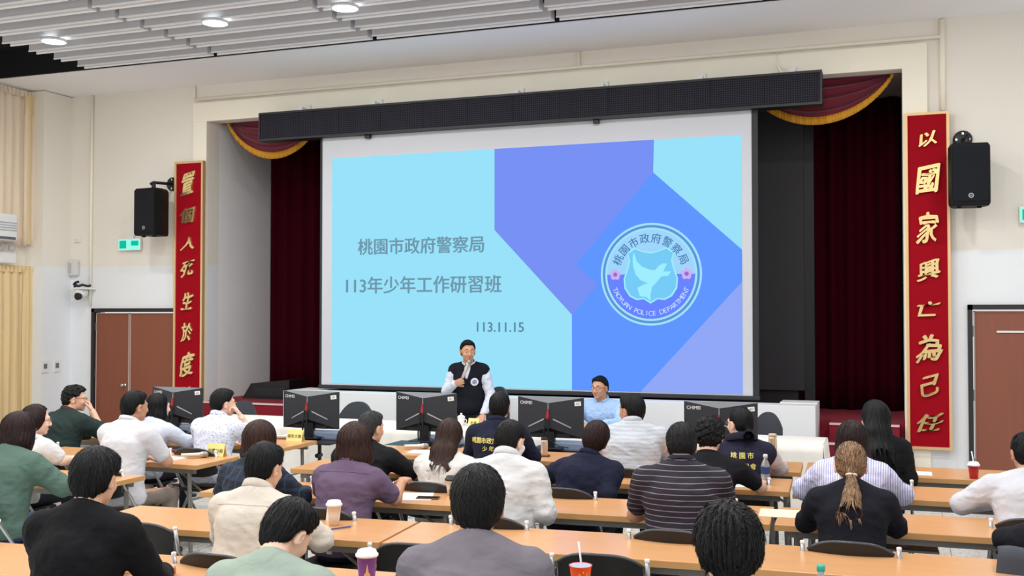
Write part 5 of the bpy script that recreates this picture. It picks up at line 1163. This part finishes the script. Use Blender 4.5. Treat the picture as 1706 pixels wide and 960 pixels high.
# hair tie
c = I['A23']; tp = c['C'] + c['Rm'] @ np.array([0, -.108, -.056]); mb = MB(); mb.tube([tuple(tp + np.array([.022*math.cos(a), .004+.020*math.sin(a), -.006*math.sin(a)])) for a in np.linspace(0, 2*math.pi, 17)], .009, 8, False); mb.build('hair_tie', M('hair_tie_white', (226, 214, 206), rough=.8), c['root'], True)

# a chair under each seated listener
under = {'A10': 'black folding chair under the person in black sweater', 'A9': 'black folding chair under the person in sage T-shirt', 'A22': 'black folding chair under the person in grey T-shirt', 'A21': 'black folding chair under the person at the bottom edge', 'A8': 'black folding chair under the person in cream shirt',
 'A11': 'black folding chair with a white strap under the purple shirt', 'A15': 'black folding chair under the masked person in white shirt', 'A18': 'black folding chair under the striped polo shirt', 'A23': 'black folding chair under the person with the white hair band', 'A27': 'black folding chair at the right edge with a dark jacket over it', 'A12': 'black folding chair under the person in black suit',
 'A13': 'black folding chair under the person in white blouse', 'A16': 'black folding chair under the person in navy shirt', 'A19': 'black folding chair under the person in black T-shirt', 'A24': 'black folding chair under the person in lilac stripes', 'A26': 'black folding chair under the person in white top at right', 'A14': 'black folding chair under the navy jacket with lettering',
 'A17': 'black folding chair under the white shirt near the panelist', 'A20': 'black folding chair under the person in navy vest', 'A25': 'black folding chair under the person in black coat', 'A6': 'black folding chair under the person in printed shirt', 'A5': 'black folding chair under the person in grey top', 'A3': 'black folding chair under the dark green jacket',
 'A4': 'black folding chair under the white polo shirt', 'A2': 'black folding chair under the person in pale T-shirt', 'A1': 'black folding chair under the person in green T-shirt'}
for k, lab in under.items():
    l = PEOPLE[k].location; chair(l.x, l.y - .235, 0, lab)
# ------------------------------------------------------------------ things on the tables
TZ = .745
PAPER = M('paper_white', (238, 238, 236), rough=.8, var=.01); YEL = M('card_yellow', (236, 220, 140), rough=.7, var=.02); INKP = M('ink_dark', (60, 58, 50), rough=.8)
def cup(x, y, h, r0, r1, mat, lab, lid=None, straw=None, sleeve=None, z=TZ, nm='paper_cup', cat='cup'):
    t = thing(nm, lab, cat, (x, y, z)); MB().lathe([(r0, 0), (r0+(r1-r0)*.5, h*.5), (r1, h), (r1+.003, h), (r1+.003, h+.004), (r1-.003, h+.003), (r1-.004, h-.012)], 28).build('cup_wall', mat, t, True)
    if lid: MB().lathe([(r1+.003, h-.004), (r1+.006, h-.002), (r1+.006, h+.008), (r1+.001, h+.010), (r1-.004, h+.024), (r1-.008, h+.026), (r1-.010, h+.021), (.0001, h+.021)], 28).build('lid', lid, t, True)
    if straw: MB().tube([(.008, 0, h*.3), (0, .004, h+.02), (-.012, .01, h+.10)], .0045, 8).build('straw', straw, t, True)
    return t
LIDW = M('lid_white', (236, 236, 234), rough=.4); PURP = M('cup_purple', (112, 62, 156), rough=.45, var=.15, vscale=25); ORNG = M('cup_orange', (226, 92, 36), rough=.4, var=.12, vscale=20); CRAFT = M('cup_cream', (226, 214, 198), rough=.6, var=.12, vscale=60); SEAL = M('seal_film', (176, 186, 220), rough=.25)
t = cup(-2.18, 4.09, .15, .031, .044, PURP, 'purple paper cup with white lid at the bottom edge', LIDW)
def decal(t, pts, r, mat, h, z0, z1, a0, name, n=14):
    """a print wrapped on the cup, facing angle a0"""
    rows = []
    for (u0, u1, v) in pts:
        rr = (r[0] + (r[1]-r[0])*v/h) + .0012; rows.append([(rr*math.cos(a0 + u), rr*math.sin(a0 + u), v) for u in np.linspace(u0, u1, n)])
    MB().sheet(rows).build(name, mat, t, True)
GOLDP = M('print_gold', (222, 176, 96), rough=.5)
decal(t, [(-.42, .42, .02), (-.42, .42, .05), (-.36, .36, .075), (-.16, .16, .085), (-.07, .07, .105), (-.02, .02, .12)], (.031, .044), GOLDP, .15, 0, 0, R(-60), 'printed_tower')
cup(-1.46, 4.27, .125, .031, .044, PURP, 'purple paper cup with white lid behind the grey shoulder', LIDW)
t = cup(-1.28, 4.33, .125, .033, .047, ORNG, 'orange drink cup with a straw near the bottom edge', None, M('straw_white', (226, 226, 236), rough=.4)); MB().lathe([(.0001, .1265), (.045, .1265), (.045, .128), (.0001, .128)], 24).build('seal', SEAL, t)
SUN = M('print_sun', (244, 190, 70), rough=.5)
for k in range(8):
    a = 2*math.pi*k/8; ux, vz = .62*math.cos(a), .032*math.sin(a); decal(t, [(ux*.75-.06+.2, ux*.75+.06+.2, .075+vz-.004), (ux*.9-.03+.2, ux*.9+.03+.2, .075+vz+.004)], (.033, .047), SUN, .125, 0, 0, R(-70), 'printed_ray', 4)
decal(t, [(.2-.12, .2+.12, .058), (.2-.28, .2+.28, .068), (.2-.28, .2+.28, .082), (.2-.12, .2+.12, .092)], (.033, .047), SUN, .125, 0, 0, R(-70), 'printed_sun', 8)
cup(-3.02, 5.27, .115, .028, .041, CRAFT, 'cream paper cup with white lid by the cream shirt', LIDW); cup(-2.79, 6.42, .10, .028, .04, CRAFT, 'small paper cup with dark lid beside the phone', MATS['black_plastic'])
cup(.52, 8.38, .095, .028, .038, M('cup_red', (188, 36, 44), rough=.45, var=.1), 'red drink cup with straw on the right table', LIDW, M('straw_white', (226, 226, 236))); cup(-4.44, 4.2, .12, .03, .042, M('cup_pink', (226, 90, 120), rough=.5, var=.1), 'pink cup cut by the left edge on the nearest table', LIDW)
# tea cup with lid on the head table
t = thing('tea_cup', 'white lidded porcelain tea cup beside the yellow card', 'cup', (-4.40, 10.38, .751)); PORC = M('porcelain', (240, 240, 238), rough=.2, var=.01)
MB().lathe([(.028, 0), (.034, .01), (.038, .05), (.040, .085), (.037, .085), (.034, .02)], 24).build('bowl', PORC, t, True); MB().lathe([(.043, .085), (.044, .09), (.03, .105), (.012, .112), (.008, .117), (.013, .126), (.008, .133), (.0001, .134)], 24).build('lid', PORC, t, True); MB().tube([(.036, 0, .07), (.062, 0, .06), (.06, 0, .035), (.036, 0, .025)], .005, 8).build('handle', PORC, t, True)
# bottles
def bottle(x, y, prof, mat, lab, cap, capr, label=None, z=TZ):
    t = thing('bottle', lab, 'bottle', (x, y, z)); H = prof[-1][1]; MB().lathe(prof, 22).build('body', mat, t, True); MB().lathe([(capr, H-.002), (capr, H+.018), (capr*.9, H+.021), (.0001, H+.021)], 18).build('cap', cap, t, True)
    if label: MB().lathe([(label[0], label[1]), (label[0], label[2])], 22, caps=False).build('label_band', label[3], t, True)
    return t
PETM = M('pet_clear', (222, 230, 236), rough=.08, trans=.75, var=.01)
PET = [(.028, 0), (.032, .006), (.032, .05), (.0305, .056), (.032, .062), (.032, .13), (.024, .155), (.013, .175), (.013, .19)]
bottle(-.29, 4.33, PET, PETM, 'clear water bottle with teal cap at the bottom edge', M('cap_teal', (40, 178, 160), rough=.4), .016)
bottle(-.88, 7.58, PET, PETM, 'clear water bottle with white cap and navy band', WHITE, .016, (.0327, .075, .125, M('band_navy', (38, 58, 112), rough=.5)))
bottle(-.93, 8.50, [(.03, 0), (.033, .006), (.033, .19), (.031, .22), (.03, .235)], M('thermos_gold', (212, 192, 158), rough=.25, metal=.6), 'beige gold thermos flask right of the navy vest', M('thermos_cap', (206, 190, 160), rough=.5), .031)
bottle(-2.84, 8.52, [(.028, 0), (.03, .005), (.03, .11), (.029, .125)], M('tumbler_tan', (206, 180, 160), rough=.3, metal=.4), 'tan steel tumbler with dark lid before the monitor', MATS['black_plastic'], .029)
bottle(-7.05, 8.28, [(.03, 0), (.033, .006), (.033, .1), (.02, .13), (.018, .15)], M('bottle_white', (236, 226, 230), rough=.4), 'white bottle with pink cap behind the dark green jacket', M('cap_pink', (226, 60, 96), rough=.4), .022, (.0335, .06, .1, M('band_pink', (230, 120, 146))))
bottle(.02, 6.44, [(.03, 0), (.03, .06), (.024, .07)], M('bottle_rose', (222, 150, 170), rough=.3, var=.05), 'small rose coloured bottle on the tray under a right hand table', M('cap_silver', (190, 190, 196), metal=.7, rough=.3), .02, z=.612)
# name cards (folded tents)
def card(x, y, rz, txt, lab, z=TZ, w=.085, h=.055):
    t = thing('name_card', lab, 'name card', (x, y, z), R(rz)); m = MB(); hw = w
    m.add([(-hw, -.03, 0), (hw, -.03, 0), (hw, 0, 2*h*.95), (-hw, 0, 2*h*.95), (-hw, .03, 0), (hw, .03, 0)], [(0, 1, 2, 3), (3, 2, 5, 4)]); o = m.build('card', YEL, t); o.modifiers.new('s', 'SOLIDIFY').thickness = .0015
    me = text_mesh(txt, .038, 0, .01).copy(); me.transform(Matrix.Translation((0, -.019, h*.85)) @ Matrix.Rotation(R(-16), 4, 'X')); link('lettering', me, INKP, t)
card(-5.36, 8.62, 0, '保安大隊', 'yellow name card on the front left table end'); card(-5.42, 7.48, 0, '中壢分局', 'yellow name card on the second left table end'); card(-4.24, 10.35, 0, '主席', 'yellow name card beside the porcelain tea cup', .751, .06, .045)
# microphones
MICS = M('mic_silver', (206, 196, 182), rough=.35, metal=.5); MICG = M('mic_grille', (150, 140, 128), rough=.4, metal=.6, var=.1, vscale=200)
def mic(name_lab, mat4):
    t = thing('microphone', name_lab, 'microphone'); t.matrix_world = mat4
    MB().lathe([(.014, 0), (.017, .005), (.017, .10), (.02, .15), (.0235, .165)], 18).build('handle', MICS, t, True); MB().lathe([(.0235, .165), (.026, .17), (.026, .18), (.0255, .2), (.018, .217), (.0001, .222)], 18).build('grille', MICG, t, True); MB().lathe([(.0245, .160), (.0262, .163), (.0262, .171), (.0245, .174)], 18, caps=False).build('ring', MATS['chrome'], t, True)
def lying(x, y, z, a): return Matrix.Translation((x, y, z)) @ Matrix.Rotation(R(a), 4, 'Z') @ Matrix.Rotation(R(90), 4, 'Y')
mic('silver microphone lying on the second left table', lying(-5.60, 7.24, TZ+.026, 38)); mic('silver microphone lying on the front left table', lying(-5.62, 8.66, TZ+.026, 25)); mic('silver microphone lying near the black suit on the front table', lying(-4.12, 8.42, TZ+.026, 30))
inf = I['SPK']; W = inf['A'][1][1]; f = nrm(FIST['f']); palm = W + f*.075 + np.array([0, .0, 0]) - nrm(FIST['n'])*.03
mouth = inf['C'] + inf['Rm'] @ np.array([.0, .135, -.085]); d = nrm(mouth - palm); rw = inf['root'].matrix_basis
q = Vector(d).to_track_quat('Z', 'Y').to_matrix().to_4x4()
mic('silver microphone held by the standing speaker', rw @ Matrix.Translation(Vector(mouth - d*.222)) @ q)
# papers, phones, pen, envelope, food box
def sheet_(x, y, rz, w, h, lab, mat=PAPER, nm='paper_sheet', cat='paper', th=.0015, z=TZ):
    o = MB().box((-w/2, -h/2, 0), (w/2, h/2, th)).build(nm, mat, None, loc=(x, y, z), rot=(0, 0, R(rz))); return tag(o, lab, cat)
sheet_(-5.72, 7.20, -12, .30, .21, 'white sheets under the arm of the white polo shirt', th=.004); sheet_(-2.98, 6.28, 20, .21, .28, 'white paper on the table beside the purple shirt'); sheet_(-.62, 6.5, 4, .34, .25, 'cream envelope on the table beside the person with the white hair band', M('envelope_cream', (238, 218, 184), rough=.8), 'envelope', 'envelope', .004)
sheet_(-3.86, 8.33, 10, .3, .21, 'white papers beside the microphone on the front table'); sheet_(-2.98, 8.36, 5, .21, .28, 'white paper before the navy jacket'); sheet_(-1.0, 7.46, 15, .21, .12, 'white paper under the elbow of the black T-shirt'); sheet_(.1, 8.5, 0, .28, .2, 'white paper on the right front table')
def phone(x, y, rz, lab):
    t = thing('phone', lab, 'phone', (x, y, TZ), R(rz)); MB().box((-.075, -.037, 0), (.075, .037, .009), .003).build('case', M('phone_case', (96, 66, 52), rough=.4), t); MB().box((-.07, -.033, .009), (.07, .033, .0096)).build('screen', M('phone_glass', (18, 18, 22), rough=.08), t)
phone(-2.88, 6.24, 12, 'dark phone on the table right of the purple shirt'); phone(-2.83, 8.40, 10, 'black phone before the navy jacket')
t = thing('pen', 'blue and silver pen on the cream shirt table', 'pen', (-2.93, 5.2, TZ+.006), R(58)); MB().tube([(-.065, 0, 0), (.055, 0, 0)], .0045, 8).build('barrel', M('pen_blue', (70, 76, 140), rough=.4), t); MB().tube([(.055, 0, 0), (.072, 0, -.002)], [.0045, .001], 8).build('tip', MATS['chrome'], t)
t = thing('snack_box', 'small tan carton behind the person with the white hair band', 'carton', (-.06, 7.40, TZ)); MB().box((-.045, -.03, 0), (.045, .03, .075), .003).build('carton', M('carton_tan', (214, 176, 126), rough=.7), t); MB().lathe([(.02, .075), (.024, .085), (.02, .10)], 16).build('spout', M('carton_top', (176, 170, 160), rough=.5), t)
# white strap over the purple shirt's chair and the jacket on the right chair
l = PEOPLE['A11'].location; o = MB().sheet([[(l.x+.07+dx, l.y-.30-.02*math.sin(k*.5), z) for dx in (0, .035)] for k, z in enumerate(np.linspace(.55, .815, 8))] + [[(l.x+.07+dx, l.y-.235, .822) for dx in (0, .035)]]).build('bag_strap', M('strap_white', (222, 218, 212), rough=.8), None, True); o.modifiers.new('s', 'SOLIDIFY').thickness = .004; tag(o, 'white bag strap hung over the purple shirt chair back', 'strap')
l = Vector((.70, PEOPLE['A27'].location.y, 0)); rows = []
for v in np.linspace(0, 1, 12):
    rows.append([(l.x + u*(.26+.05*v), l.y - .235 - .075 - .05*(1-u*u) - .05*v + .018*math.sin(u*9+v*4)*v, .83 - .38*v + .02*math.sin(u*6)*(1-v)) for u in np.linspace(-1, 1, 21)])
rows.insert(0, [(l.x + u*.25, l.y - .20, .80) for u in np.linspace(-1, 1, 21)]); rows.insert(1, [(l.x + u*.26, l.y - .25, .835 + .01*math.sin(u*6)) for u in np.linspace(-1, 1, 21)])
o = MB().sheet(rows).build('jacket', M('jacket_slate', (52, 58, 68), rough=.7, var=.08, bump=.2, bscale=30), None, True); o.modifiers.new('s', 'SOLIDIFY').thickness = .012; tag(o, 'dark slate jacket hung on the chair at the right edge', 'jacket')
